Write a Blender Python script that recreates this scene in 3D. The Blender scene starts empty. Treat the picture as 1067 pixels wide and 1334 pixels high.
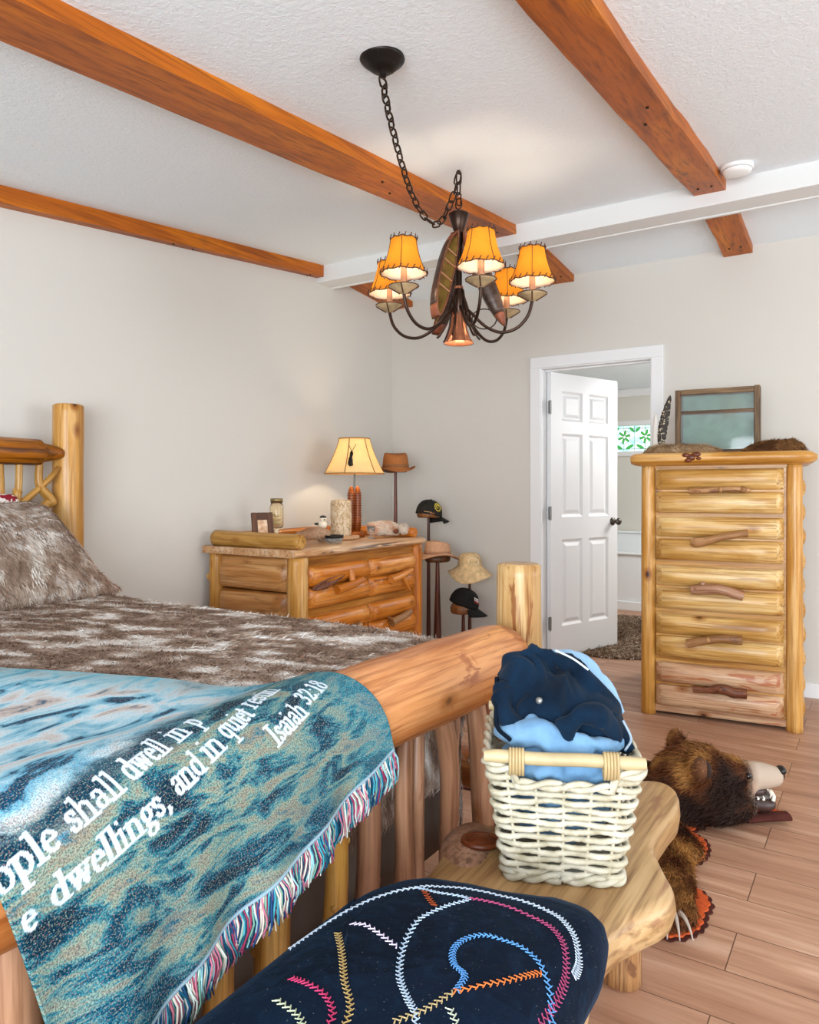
import bpy, math, random
import numpy as np
from mathutils import Vector, Matrix, noise as mnoise
PI = math.pi
SC = bpy.context.scene
COL = SC.collection
rng = np.random.default_rng(7)
random.seed(7)

# ------------------------------------------------------------------ camera, world, lights, exposure
cd = bpy.data.cameras.new('camera'); cam = bpy.data.objects.new('camera', cd); COL.objects.link(cam)
cam.location = (0, 0, 1.21); cam.rotation_euler = (PI/2, 0, math.radians(32.77))
cd.sensor_width = 36; cd.lens = 954/1334*36; cd.shift_y = -30/1334; cd.clip_start = .02
SC.camera = cam
vs = SC.view_settings
vs.view_transform = 'Standard'; vs.look = 'None'; vs.gamma = 1; vs.use_curve_mapping = False
vs.exposure = 0.34
W = bpy.data.worlds.new('world'); SC.world = W; W.use_nodes = True
wb = W.node_tree.nodes['Background']; wb.inputs[0].default_value = (.87, .94, 1, 1); wb.inputs[1].default_value = 1.25

def area(name, loc, target, sx, sy, power, col):
    l = bpy.data.lights.new(name, 'AREA'); l.shape = 'RECTANGLE'; l.size = sx; l.size_y = sy; l.energy = power; l.color = col
    o = bpy.data.objects.new(name, l); COL.objects.link(o); o.location = loc
    d = Vector(target) - Vector(loc); o.rotation_euler = d.to_track_quat('-Z', 'Y').to_euler()
    o.visible_camera = True
    return o
area('daylight_fill', (3.1, 2.9, 1.4), (-2.6, 3.3, 1.3), 2.0, 1.7, 42, (.92, .97, 1))  # daylight of a likely window to the right, placed toward the far corner
area('daylight_fill', (.6, -2.1, 1.25), (-.9, 3.4, 3.1), 2.8, 1.4, 185, (.86, .94, 1))  # added uplight behind the camera to brighten the ceiling, coloured like daylight
area('bath_fill_light', (-.62, 6.3, 1.9), (-1.9, 6.6, .7), .8, .8, 32, (1, 1, 1))  # added lamp, out of view, to brighten the room beyond the door

def point(name, loc, power, col, r=.03):
    l = bpy.data.lights.new(name, 'POINT'); l.energy = power; l.color = col; l.shadow_soft_size = r
    o = bpy.data.objects.new(name, l); COL.objects.link(o); o.location = loc
    return o

# ------------------------------------------------------------------ node helpers
def lin(h):
    if not isinstance(h, str): return tuple(h)+((1,) if len(h) == 3 else ())
    h = h.lstrip('#'); c = [int(h[i:i+2], 16)/255 for i in (0, 2, 4)]
    return tuple((x/12.92 if x <= .04045 else ((x+.055)/1.055)**2.4) for x in c)+(1,)

class NT:
    def __init__(s, name):
        s.m = bpy.data.materials.new(name); s.m.use_nodes = True; s.t = s.m.node_tree; s.n = s.t.nodes
        s.b = s.n['Principled BSDF']
    def new(s, typ, **kw):
        n = s.n.new(typ)
        for k, v in kw.items(): setattr(n, k, v)
        return n
    def link(s, a, b): s.t.links.new(a, b)
    def attr(s, name): return s.new('ShaderNodeAttribute', attribute_name=name)
    def mapping(s, src, scale, loc=(0, 0, 0)):
        m = s.new('ShaderNodeMapping'); m.inputs['Scale'].default_value = scale; m.inputs['Location'].default_value = loc
        s.link(src, m.inputs[0]); return m.outputs[0]
    def noise(s, vec, scale=1, detail=4, rough=.55, dist=0):
        n = s.new('ShaderNodeTexNoise'); n.inputs['Scale'].default_value = scale; n.inputs['Detail'].default_value = detail
        n.inputs['Roughness'].default_value = rough; n.inputs['Distortion'].default_value = dist
        if vec is not None: s.link(vec, n.inputs['Vector'])
        return n.outputs['Fac']
    def ramp(s, fac, stops, interp='LINEAR'):
        r = s.new('ShaderNodeValToRGB'); r.color_ramp.interpolation = interp
        e = r.color_ramp.elements
        while len(e) < len(stops): e.new(.5)
        for el, (p, c) in zip(e, stops): el.position = p; el.color = lin(c)
        s.link(fac, r.inputs[0]); return r.outputs[0]
    def mix(s, fac, a, b, mode='MIX'):
        m = s.new('ShaderNodeMix', data_type='RGBA', blend_type=mode)
        for sock, v in ((m.inputs[0], fac), (m.inputs[6], a), (m.inputs[7], b)):
            if isinstance(v, (int, float)): sock.default_value = v
            elif isinstance(v, (str, tuple)): sock.default_value = lin(v)
            else: s.link(v, sock)
        return m.outputs[2]
    def bump(s, h, strength=.3, dist=.01):
        b = s.new('ShaderNodeBump'); b.inputs['Strength'].default_value = strength; b.inputs['Distance'].default_value = dist
        s.link(h, b.inputs['Height']); s.link(b.outputs[0], s.b.inputs['Normal'])
    def base(s, c):
        if isinstance(c, (str, tuple)): s.b.inputs['Base Color'].default_value = lin(c)
        else: s.link(c, s.b.inputs['Base Color'])
    def set(s, rough=.5, metal=0, spec=.5, **kw):
        s.b.inputs['Roughness'].default_value = rough; s.b.inputs['Metallic'].default_value = metal
        s.b.inputs['Specular IOR Level'].default_value = spec
        for k, v in kw.items(): s.b.inputs[k].default_value = v
        return s.m

BW = [(0, (0, 0, 0)), (1, (1, 1, 1))]
def plain(name, c, rough=.5, metal=0, spec=.5, bump=0, bscale=60, vary=0, **kw):
    t = NT(name); co = t.new('ShaderNodeTexCoord').outputs['Object']
    if vary:
        n = t.noise(co, bscale*.25, 4)
        cl = lin(c); lo = tuple(x*(1-vary) for x in cl[:3]); hi = tuple(min(1, x*(1+vary)) for x in cl[:3])
        t.base(t.ramp(n, [(.35, lo), (.65, hi)]))
    else: t.base(c)
    if bump: t.bump(t.noise(co, bscale, 3), bump, .004)
    return t.set(rough, metal, spec, **kw)

def wood(name, c1, c2, c3, dark='#4a2410', patch=None, pamt=.6, knots=.5, rough=.38, streak=.5, sc=1.0, crack=0, knotring='#9a5a2a'):
    """grain runs along the third component of the point attribute 'lc'"""
    def adj(h, k=.74, g=1.14):
        x = np.array(lin(h)[:3]); m_ = x.mean(); return tuple(np.clip((m_+(x-m_)*g)*k, 0, 1))
    c1, c2, c3, dark, knotring = adj(c1, .62), adj(c2), adj(c3, .84), adj(dark, .7), adj(knotring)
    t = NT(name); v = t.attr('lc').outputs['Vector']
    n = t.noise(t.mapping(v, (9*sc, 9*sc, 1.3*sc)), 1, 5, .6, .8)
    col = t.ramp(n, [(.3, c1), (.5, c2), (.68, c3)])
    st = t.noise(t.mapping(v, (95*sc, 95*sc, 3.2*sc)), 1, 3, .6, .3)
    sf = t.ramp(st, [(.47, (0, 0, 0)), (.68, (min(1, streak*1.25),)*3)])
    col = t.mix(sf, col, dark)
    ws = t.noise(t.mapping(v, (30*sc, 30*sc, .9*sc), (4, 9, 1)), 1, 3, .55, .4)
    col = t.mix(t.ramp(ws, [(.60, (0, 0, 0)), (.68, (streak*.9,)*3)]), col, dark)
    if patch:
        pn = t.noise(t.mapping(v, (13*sc, 13*sc, 3.4*sc), (3, 1, 7)), 1, 4, .6, 1.2)
        col = t.mix(t.ramp(pn, [(pamt, (0, 0, 0)), (pamt+.05, (.85,)*3)]), col, patch)
    if crack:
        cn = t.noise(t.mapping(v, (38*sc, 38*sc, 1.0*sc), (8, 3, 2)), 1, 2, .5, .2)
        col = t.mix(t.ramp(cn, [(.66, (0, 0, 0)), (.69, (crack,)*3)]), col, '#2a1206')
    if knots:
        vo = t.new('ShaderNodeTexVoronoi'); vo.inputs['Randomness'].default_value = 1
        t.link(t.mapping(v, (7*sc, 7*sc, 4.2*sc), (1, 2, 3)), vo.inputs['Vector']); vo.inputs['Scale'].default_value = 1
        d = vo.outputs['Distance']
        col = t.mix(t.ramp(d, [(.10, (knots,)*3), (.2, (0, 0, 0))]), col, knotring)
        col = t.mix(t.ramp(d, [(.045, (min(1, knots*1.3),)*3), (.085, (0, 0, 0))]), col, '#3a1608')
    t.base(col); t.bump(st, .12, .002)
    return t.set(rough, 0, .4)

def attr_col(name, rough=.9, spec=.1, sheen=0, bump=0):
    t = NT(name); t.link(t.attr('col').outputs['Color'], t.b.inputs['Base Color'])
    m = t.set(rough, 0, spec)
    if sheen: t.b.inputs['Sheen Weight'].default_value = sheen
    return m

# ------------------------------------------------------------------ vectorised noise
def _hash(ix, iy, iz):
    h = (ix*374761393 + iy*668265263 + iz*2147483647) & 0xffffffff
    h = ((h ^ (h >> 13))*1274126177) & 0xffffffff
    return ((h ^ (h >> 16)) & 0xffff)/65535.0
def vn(p):
    p = np.asarray(p, float); i = np.floor(p).astype(np.int64); f = p-i; f = f*f*(3-2*f)
    r = 0
    for a in (0, 1):
        for b in (0, 1):
            for c in (0, 1):
                w = (f[..., 0] if a else 1-f[..., 0])*(f[..., 1] if b else 1-f[..., 1])*(f[..., 2] if c else 1-f[..., 2])
                r = r+w*_hash(i[..., 0]+a, i[..., 1]+b, i[..., 2]+c)
    return r
def fbm(p, o=4, g=.5):
    p = np.asarray(p, float); r = 0; a = 1; s = 0
    for k in range(o): r = r+a*vn(p*2**k+17.3*k); s += a; a *= g
    return r/s

# ------------------------------------------------------------------ mesh builder
def basis(d):
    d = np.asarray(d, float); d = d/np.linalg.norm(d)
    u = np.cross(d, (0, 0, 1)) if abs(d[2]) < .9 else np.cross(d, (1, 0, 0))
    u /= np.linalg.norm(u); return d, u, np.cross(d, u)

class MB:
    def __init__(s): s.V = []; s.F = []; s.L = []; s.C = []; s.n = 0; s.uv = []
    def add(s, v, f, mi=0, lc=None, col=None, smooth=True):
        v = np.asarray(v, float); f = np.asarray(f, int)
        s.V.append(v); s.F.append((f+s.n, mi, smooth)); s.n += len(v)
        s.L.append(np.asarray(lc, float) if lc is not None else v*1.0)
        c = np.ones((len(v), 3)) if col is None else np.broadcast_to(np.asarray(col, float)[..., :3], (len(v), 3))
        s.C.append(c); return s
    def tube(s, pts, rad, n=12, mi=0, cap=True, wob=0, oval=1.0, col=None, smooth=True, closed=False, wf=5, rnd=True, up=None):
        P = np.asarray(pts, float); m = len(P); R = np.broadcast_to(np.asarray(rad, float), (m,))
        if closed: T = np.roll(P, -1, 0)-np.roll(P, 1, 0)
        else: T = np.gradient(P, axis=0)
        T = T/np.maximum(np.linalg.norm(T, axis=1, keepdims=True), 1e-9)
        if up is None: _, u, _ = basis(T[0])
        else: u = np.asarray(up, float)
        U = []
        for k in range(m):
            u = u-T[k]*np.dot(u, T[k]); u = u/max(np.linalg.norm(u), 1e-9); U.append(u)
        U = np.array(U); Bn = np.cross(T, U)
        a = np.arange(n)/n*2*PI; off = rng.random(3)*20 if rnd else np.zeros(3)
        ca, sa = np.cos(a), np.sin(a)
        rr = np.repeat(R[:, None], n, 1)
        arc = np.concatenate([[0], np.cumsum(np.linalg.norm(np.diff(P, axis=0), axis=1))])
        lc = np.stack([rr*ca, rr*sa, np.repeat(arc[:, None], n, 1)], -1)+off
        if wob:
            q = np.stack([np.repeat(ca[None], m, 0)*1.1, np.repeat(sa[None], m, 0)*1.1, np.repeat(arc[:, None]*wf, n, 1)], -1)+off
            rr = rr*(1+wob*(fbm(q, 3)-.5)*2)
        V = P[:, None]+U[:, None]*(rr*ca)[..., None]+Bn[:, None]*(rr*sa*oval)[..., None]
        V = V.reshape(-1, 3); lc = lc.reshape(-1, 3)
        k = np.arange(m if closed else m-1)[:, None]*n; j = np.arange(n)[None]
        k2 = ((np.arange(len(k))[:, None]+1) % m)*n
        f = np.stack([k+j, k+(j+1) % n, k2+(j+1) % n, k2+j], -1).reshape(-1, 4)
        if col is not None and np.ndim(col) == 2: col = np.repeat(np.asarray(col), n, 0)
        s.add(V, f, mi, lc, col, smooth)
        if cap and not closed:
            for e, sg in ((0, -1), (m-1, 1)):
                c = V[e*n:(e+1)*n]
                cl = lc[e*n:(e+1)*n]
                vv = np.vstack([c, c.mean(0)]); ll = np.vstack([cl, cl.mean(0)])
                ff = [[i, n, (i+1) % n] if sg < 0 else [i, (i+1) % n, n] for i in range(n)]
                s.add(vv, ff, mi, ll, None if col is None else (col[e*n] if np.ndim(col) == 2 else col), False)
        return s
    def log(s, p0, p1, r0, r1=None, n=20, seg=None, wob=.06, bend=0, mi=0, dome=.012, wf=5, oval=1.0):
        """tapered log with softened ends"""
        p0 = np.asarray(p0, float); p1 = np.asarray(p1, float); r1 = r0 if r1 is None else r1
        L = np.linalg.norm(p1-p0); seg = seg or max(6, int(L/.035))
        t = np.linspace(0, 1, seg+1); e = min(dome/L, .2)
        t = np.concatenate([[0, e*.3], t[(t > e) & (t < 1-e)], [1-e*.3, 1]]); t.sort()
        R = r0+(r1-r0)*t
        R[0] *= 1-min(.25, dome/r0*.5); R[-1] *= 1-min(.25, dome/r1*.5)
        d, u, w = basis(p1-p0)
        P = p0+(p1-p0)*t[:, None]
        if bend:
            ph = rng.random()*6
            P = P+u*(bend*np.sin(t*PI*1.6+ph)-bend*math.sin(ph)*(1-t))[:, None]+w*(bend*.7*np.sin(t*PI*2.3+ph*2))[:, None]
        return s.tube(P, R, n, mi, True, wob, wf=wf, oval=oval)
    def box(s, lo, hi, mi=0, axis=None, M=None, col=None):
        lo = np.asarray(lo, float); hi = np.asarray(hi, float)
        lo, hi = np.minimum(lo, hi), np.maximum(lo, hi)
        v = np.array([[(lo, hi)[(i >> k) & 1][k] for k in range(3)] for i in range(8)])
        f = [[0, 2, 3, 1], [4, 5, 7, 6], [0, 1, 5, 4], [2, 6, 7, 3], [0, 4, 6, 2], [1, 3, 7, 5]]
        if axis is None: axis = int(np.argmax(hi-lo))
        o = [k for k in range(3) if k != axis]+[axis]
        lc = v[:, o]+rng.random(3)*20
        if M is not None: v = v@np.array(M.to_3x3()).T+np.array(M.translation)
        vv = []; ff = []; ll = []
        for q in f:
            b = len(vv); vv += [v[i] for i in q]; ll += [lc[i] for i in q]; ff.append([b, b+1, b+2, b+3])
        # shared corners so that bevels and closed volumes work
        return s.add(v, f, mi, lc, col, False)
    def lathe(s, prof, origin=(0, 0, 0), axis=(0, 0, 1), n=24, mi=0, sx=1, sy=1, cap=True, col=None, fx=None):
        d, u, w = basis(axis)
        if abs(d[2]) > .99: u = np.array([1., 0, 0]); w = np.array([0, d[2], 0.])
        prof = np.asarray(prof, float); m = len(prof); a = np.arange(n)/n*2*PI
        r = np.repeat(prof[:, :1], n, 1)
        if fx is not None: r = r*fx(a[None], prof[:, 1:2])
        V = np.asarray(origin)+u*(r*np.cos(a)*sx)[..., None]+w*(r*np.sin(a)*sy)[..., None]+d*np.repeat(prof[:, 1:2], n, 1)[..., None]
        lc = np.stack([r*np.cos(a), r*np.sin(a), np.repeat(prof[:, 1:2], n, 1)], -1).reshape(-1, 3)+rng.random(3)*20
        k = np.arange(m-1)[:, None]*n; j = np.arange(n)[None]
        f = np.stack([k+j, k+(j+1) % n, k+n+(j+1) % n, k+n+j], -1).reshape(-1, 4)
        V = V.reshape(-1, 3); s.add(V, f, mi, lc, col)
        if cap:
            for e, sg in ((0, -1), (m-1, 1)):
                if prof[e, 0] > 1e-4:
                    c = V[e*n:(e+1)*n]; vv = np.vstack([c, c.mean(0)])
                    ff = [[i, n, (i+1) % n] if sg < 0 else [i, (i+1) % n, n] for i in range(n)]
                    s.add(vv, ff, mi, np.vstack([lc[e*n:(e+1)*n], lc[e*n:(e+1)*n].mean(0)]), col, False)
        return s
    def grid(s, V, mi=0, lc=None, col=None, closed_u=False, flip=False):
        """V (nu,nv,3)"""
        V = np.asarray(V, float); nu, nv = V.shape[:2]
        i = np.arange(nu if closed_u else nu-1)[:, None]; j = np.arange(nv-1)[None]; i2 = (i+1) % nu
        f = np.stack([i*nv+j, i2*nv+j, i2*nv+j+1, i*nv+j+1], -1).reshape(-1, 4)
        if flip: f = f[:, ::-1]
        return s.add(V.reshape(-1, 3), f, mi, None if lc is None else np.asarray(lc).reshape(-1, 3), None if col is None else np.asarray(col).reshape(-1, 3))
    def ell(s, c, r, M=None, n=16, m=10, mi=0, col=None):
        th = np.linspace(0, PI, m+1)[1:-1]; a = np.arange(n)/n*2*PI
        v = np.stack([np.sin(th)[:, None]*np.cos(a), np.sin(th)[:, None]*np.sin(a), np.repeat(np.cos(th)[:, None], n, 1)], -1).reshape(-1, 3)
        v = np.vstack([v, [0, 0, 1], [0, 0, -1]])*np.asarray(r)
        if M is not None: v = v@np.array(M.to_3x3()).T
        k = np.arange(m-2)[:, None]*n; j = np.arange(n)[None]
        f = np.stack([k+j, k+n+j, k+n+(j+1) % n, k+(j+1) % n], -1).reshape(-1, 4)
        o = (m-2)*n; t = len(v)
        b0 = s.n; s.add(v+np.asarray(c), f, mi, v+rng.random(3)*20, col)
        top = np.array([[t-2, i, (i+1) % n] for i in range(n)]); bot = np.array([[t-1, o+(i+1) % n, o+i] for i in range(n)])
        s.F.append((np.vstack([top, bot])+b0, mi, True)); return s
    def halflog(s, p0, p1, out, up, h, d, ch=.03, n=10, mi=0, back=.012):
        """half-round log face from p0 to p1, bulging along out; height h each way; chamfered ends"""
        p0, p1, out, up = (np.asarray(x, float) for x in (p0, p1, out, up)); L = np.linalg.norm(p1-p0); ax = (p1-p0)/L
        ts = np.array([0, ch*.5, ch, *np.linspace(ch, L-ch, 8)[1:-1], L-ch, L-ch*.5, L]); bs = np.ones(len(ts)); bs[0] = bs[-1] = .12; bs[1] = bs[-2] = .62
        th = np.linspace(-PI/2, PI/2, n); off = rng.random(3)*20
        yy = np.sin(th)*h; zz = np.cos(th)**.75*d
        yy = np.concatenate([yy, [h, -h]]); zz = np.concatenate([zz, [-back, -back]])
        wob = 1+.12*(fbm(np.stack([np.full(len(ts), off[0]), ts*4, ts*0], -1), 2)-.5)
        V = p0+ax*ts[:, None, None]+up*yy[None, :, None]+out*(np.where(zz[None] > 0, zz[None]*bs[:, None]*wob[:, None], zz[None]))[..., None]
        lc = np.stack([np.repeat(yy[None], len(ts), 0), np.repeat(zz[None], len(ts), 0)*bs[:, None], np.repeat(ts[:, None], len(yy), 1)], -1)+off
        k = len(yy); m = len(ts); i = np.arange(m-1)[:, None]*k; j = np.arange(k)[None]
        f = np.stack([i+j, i+(j+1) % k, i+k+(j+1) % k, i+k+j], -1).reshape(-1, 4)
        s.add(V.reshape(-1, 3), f, mi, lc.reshape(-1, 3))
        for e, sg in ((0, -1), (m-1, 1)):
            q = np.vstack([V[e], V[e].mean(0)]); ff = [[a, k, (a+1) % k] if sg < 0 else [a, (a+1) % k, k] for a in range(k)]
            s.add(q, ff, mi, np.vstack([lc[e], lc[e].mean(0)]), None, False)
        return s
    def strands(s, tv, tn, length, width, dirs, cols, lift=.4, seg=2, jit=.35, mi=0, curl=.3, tipw=.15):
        """little tapered blades of hair at points tv with normals tn"""
        N = len(tv); L = np.broadcast_to(length, (N,))*(.65+.7*rng.random(N))
        d = dirs*(1-lift)+tn*lift+rng.normal(size=(N, 3))*jit*.5; d /= np.linalg.norm(d, axis=1, keepdims=True)
        side = np.cross(d, tn+rng.normal(size=(N, 3))*.6); side /= np.maximum(np.linalg.norm(side, axis=1, keepdims=True), 1e-6)
        V = np.zeros((N, 2*(seg+1), 3)); C = np.zeros((N, 2*(seg+1), 3)); down = -tn
        for k in range(seg+1):
            t = k/seg; p = tv+d*(L*t)[:, None]+down*(L*curl*t*t)[:, None]
            w = width*(1-t*(1-tipw))*.5
            V[:, 2*k] = p-side*w; V[:, 2*k+1] = p+side*w
            c = cols[0]*(1-t)+cols[1]*t
            C[:, 2*k] = c; C[:, 2*k+1] = c
        q = np.array([[2*k, 2*k+1, 2*k+3, 2*k+2] for k in range(seg)])
        f = (np.arange(N)[:, None, None]*2*(seg+1)+q[None]).reshape(-1, 4)
        return s.add(V.reshape(-1, 3), f, mi, None, C.reshape(-1, 3))
    def tris(s):
        V = np.vstack(s.V); T = []
        for f, mi, sm in s.F:
            if f.shape[1] == 3: T.append(f)
            else: T += [f[:, [0, 1, 2]], f[:, [0, 2, 3]]]
        return V, np.vstack(T)
    def build(s, name, mats, parent=None, bevel=0, origin=None, sub=0):
        V = np.vstack(s.V); me = bpy.data.meshes.new(name)
        if parent is not None:
            M = np.array(world(parent).inverted()); V = V@M[:3, :3].T+M[:3, 3]; loc = None
        else:
            loc = np.array(origin) if origin is not None else np.array([(V[:, 0].min()+V[:, 0].max())/2, (V[:, 1].min()+V[:, 1].max())/2, V[:, 2].min()])
            V = V-loc
        loops = np.concatenate([f.ravel() for f, _, _ in s.F]); tot = np.concatenate([np.full(len(f), f.shape[1]) for f, _, _ in s.F])
        st = np.concatenate([[0], np.cumsum(tot)[:-1]])
        me.vertices.add(len(V)); me.vertices.foreach_set('co', V.astype(np.float32).ravel())
        me.loops.add(len(loops)); me.loops.foreach_set('vertex_index', loops.astype(np.int32))
        me.polygons.add(len(tot)); me.polygons.foreach_set('loop_start', st.astype(np.int32))
        me.polygons.foreach_set('material_index', np.concatenate([np.full(len(f), mi) for f, mi, _ in s.F]).astype(np.int32))
        me.polygons.foreach_set('use_smooth', np.concatenate([np.full(len(f), sm) for f, _, sm in s.F]).astype(bool))
        me.update(calc_edges=True)
        a = me.attributes.new('lc', 'FLOAT_VECTOR', 'POINT'); a.data.foreach_set('vector', np.vstack(s.L).astype(np.float32).ravel())
        C = np.vstack(s.C)
        if (C != 1).any():
            a = me.attributes.new('col', 'FLOAT_COLOR', 'POINT'); a.data.foreach_set('color', np.hstack([C, np.ones((len(C), 1))]).astype(np.float32).ravel())
        for k, arr in s.uv:
            a = me.attributes.new(k, 'FLOAT_VECTOR', 'POINT'); a.data.foreach_set('vector', arr.astype(np.float32).ravel())
        for m in (mats if isinstance(mats, (list, tuple)) else [mats]): me.materials.append(m)
        o = bpy.data.objects.new(name, me); COL.objects.link(o)
        if parent is not None: o.parent = parent
        else: o.location = loc
        if bevel:
            b = o.modifiers.new('soft_edges', 'BEVEL'); b.width = bevel; b.segments = 2; b.limit_method = 'ANGLE'
        if sub:
            b = o.modifiers.new('smooth', 'SUBSURF'); b.levels = b.render_levels = sub
        return o

def world(o):
    M = o.matrix_basis.copy()
    while o.parent is not None:
        o = o.parent; M = o.matrix_basis @ M
    return M
def tag(o, label=None, cat=None, group=None, kind=None):
    if label: o['label'] = label
    if cat: o['category'] = cat
    if group: o['group'] = group
    if kind: o['kind'] = kind
    return o
def empty(name, loc, label=None, cat=None, group=None, kind=None, rz=0):
    o = bpy.data.objects.new(name, None); COL.objects.link(o); o.location = loc; o.rotation_euler = (0, 0, rz); o.empty_display_size = .1
    return tag(o, label, cat, group, kind)
def sample(V, T, N, mask=None):
    a, b, c = V[T[:, 0]], V[T[:, 1]], V[T[:, 2]]
    n = np.cross(b-a, c-a); A = np.linalg.norm(n, axis=1); n = n/np.maximum(A[:, None], 1e-12)
    w = A if mask is None else A*mask((a+b+c)/3)
    k = rng.choice(len(T), N, p=w/w.sum()); r1 = np.sqrt(rng.random(N))[:, None]; r2 = rng.random(N)[:, None]
    return a[k]*(1-r1)+b[k]*r1*(1-r2)+c[k]*r1*r2, n[k]
def flow(n, f):
    f = np.asarray(f, float); d = f-n*(n*f).sum(-1, keepdims=True); return d/np.maximum(np.linalg.norm(d, axis=-1, keepdims=True), 1e-6)
def organic(mb, voxel=.008, smooth=6, disp=None, fac=.5):
    """voxel-join overlapping closed shapes into one skin; returns verts, quads/tris"""
    o = mb.build('tmp_skin', [], None, origin=(0, 0, 0))
    r = o.modifiers.new('r', 'REMESH'); r.mode = 'VOXEL'; r.voxel_size = voxel
    if smooth: m = o.modifiers.new('s', 'SMOOTH'); m.factor = fac; m.iterations = smooth
    dg = bpy.context.evaluated_depsgraph_get(); dg.update()
    e = o.evaluated_get(dg); me = e.to_mesh()
    V = np.zeros(len(me.vertices)*3); me.vertices.foreach_get('co', V); V = V.reshape(-1, 3)
    Nn = np.zeros(len(me.vertices)*3); me.vertices.foreach_get('normal', Nn); Nn = Nn.reshape(-1, 3)
    F4 = [list(p.vertices) for p in me.polygons]
    e.to_mesh_clear(); md = o.data; bpy.data.objects.remove(o); bpy.data.meshes.remove(md)
    if disp is not None: V = V+Nn*disp(V, Nn)[:, None]
    q = np.array([f for f in F4 if len(f) == 4]).reshape(-1, 4); t = np.array([f for f in F4 if len(f) == 3]).reshape(-1, 3)
    return V, q, t, Nn
def add_skin(mb, res, mi=0, col=None):
    V, q, t, _ = res; b = mb.n
    mb.add(V, q, mi, V+0, col)
    if len(t): mb.F.append((t+b, mi, True))
    return mb
def curve(pts, n):
    """smooth Catmull-Rom through pts"""
    P = np.asarray(pts, float); P = np.vstack([2*P[0]-P[1], P, 2*P[-1]-P[-2]]); m = len(P)-3
    t = np.linspace(0, m-1e-6, n); i = t.astype(int); f = (t-i)[:, None]
    a, b, c, d = P[i], P[i+1], P[i+2], P[i+3]
    return .5*((2*b)+(c-a)*f+(2*a-5*b+4*c-d)*f*f+(3*b-a-3*c+d)*f**3)

# ------------------------------------------------------------------ materials
M_wall = plain('greige_wall_paint', '#d0cbc3', .85, spec=.2, bump=.12, bscale=240)
M_bwall = plain('pale_bath_wall_paint', '#d6d3ca', .8, spec=.2)
M_trim = plain('white_gloss_paint', '#e6e6e6', .4)
M_ridge = plain('white_beam_paint', '#dcdcda', .6)
def ceiling_mat():
    t = NT('textured_white_ceiling'); co = t.new('ShaderNodeTexCoord').outputs['Object']
    t.base('#edf5fa'); n = t.noise(co, 55, 5, .65, .6); t.bump(n, .55, .008); return t.set(.9, 0, .15)
M_ceil = ceiling_mat()
def floor_mat():
    t = NT('wood_plank_floor'); co = t.new('ShaderNodeTexCoord').outputs['Object']
    br = t.new('ShaderNodeTexBrick'); br.offset = .37; br.offset_frequency = 2
    t.link(t.mapping(co, (1, 1, 1), (.33, .06, 0)), br.inputs['Vector'])
    for k, v in (('Scale', 1), ('Mortar Size', .0016), ('Mortar Smooth', .2), ('Brick Width', 1.28), ('Row Height', .185), ('Bias', 0)): br.inputs[k].default_value = v
    br.inputs['Color1'].default_value = (0, 0, 0, 1); br.inputs['Color2'].default_value = (1, 1, 1, 1); br.inputs['Mortar'].default_value = (.5, .5, .5, 1)
    # each plank shifts the grain
    sep = t.new('ShaderNodeVectorMath', operation='MULTIPLY_ADD'); t.link(br.outputs['Color'], sep.inputs[0]); sep.inputs[1].default_value = (13, 7, 3)
    t.link(co, sep.inputs[2])
    g = t.noise(t.mapping(sep.outputs[0], (1.3, 17, 1)), 1, 5, .6, .7)
    g2 = t.noise(t.mapping(sep.outputs[0], (5, 110, 1)), 1, 3, .6, .3)
    g3 = t.noise(t.mapping(sep.outputs[0], (.9, 5, 1)), 1, 2, .5, .4)
    col = t.ramp(g, [(.26, '#7c5440'), (.42, '#a87c62'), (.56, '#c0967a'), (.72, '#d4b098')])
    col = t.mix(t.ramp(g3, [(.35, (.0,)*3), (.7, (.55,)*3)]), col, '#9c6e54')
    col = t.mix(t.ramp(br.outputs['Color'], [(0, (0, 0, 0)), (1, (.35,)*3)]), col, '#b78c70')
    col = t.mix(t.ramp(g2, [(.5, (0, 0, 0)), (.75, (.35,)*3)]), col, '#7c543e')
    col = t.mix(br.outputs['Fac'], col, '#5d3f2e')
    t.base(col); t.bump(g2, .08, .002); return t.set(.42, 0, .4)
M_floor = floor_mat()
M_beam = wood('stained_beam_wood', '#b0601f', '#c66f26', '#d68336', dark='#7d4016', knots=.35, streak=.55, rough=.45, sc=.8)
M_pine = wood('varnished_yellow_pine', '#d09a56', '#e3b879', '#f2d6a4', dark='#8a5426', knots=.55, streak=.5, rough=.33)
M_pinep = wood('patchy_pale_pine', '#b88a58', '#d0aa78', '#e4c89c', dark='#a0703a', patch='#7c4318', pamt=.57, knots=.6, rough=.33)
M_pinepost = wood('golden_pine', '#ca8f4a', '#dda662', '#ebc48c', dark='#9a6026', knots=.8, streak=.45, rough=.33)
M_pinered = wood('pinkish_pine', '#d3a27c', '#dfb795', '#e6c9a6', dark='#8c4a2a', patch='#a5603c', pamt=.6, knots=.7, rough=.35)
M_cedar = wood('orange_cedar', '#cc7636', '#de8c48', '#ecaa6a', dark='#96501e', knots=.55, streak=.55, rough=.36, crack=.5)
M_cedard = wood('dark_cedar_board', '#a8682f', '#b87a3c', '#c48a4c', dark='#7a421a', knots=.4, streak=.6, rough=.4)
M_side = wood('tan_log_siding', '#bc7e46', '#d09560', '#e0b07c', dark='#8a5424', knots=.5, streak=.5, rough=.38, patch='#9c6a3a', pamt=.64)
M_rail = wood('reddish_footrail_log', '#c47040', '#d48a58', '#e4a878', dark='#8e4420', patch='#94502c', pamt=.575, knots=.5, streak=.5, rough=.33, sc=.9)
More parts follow.
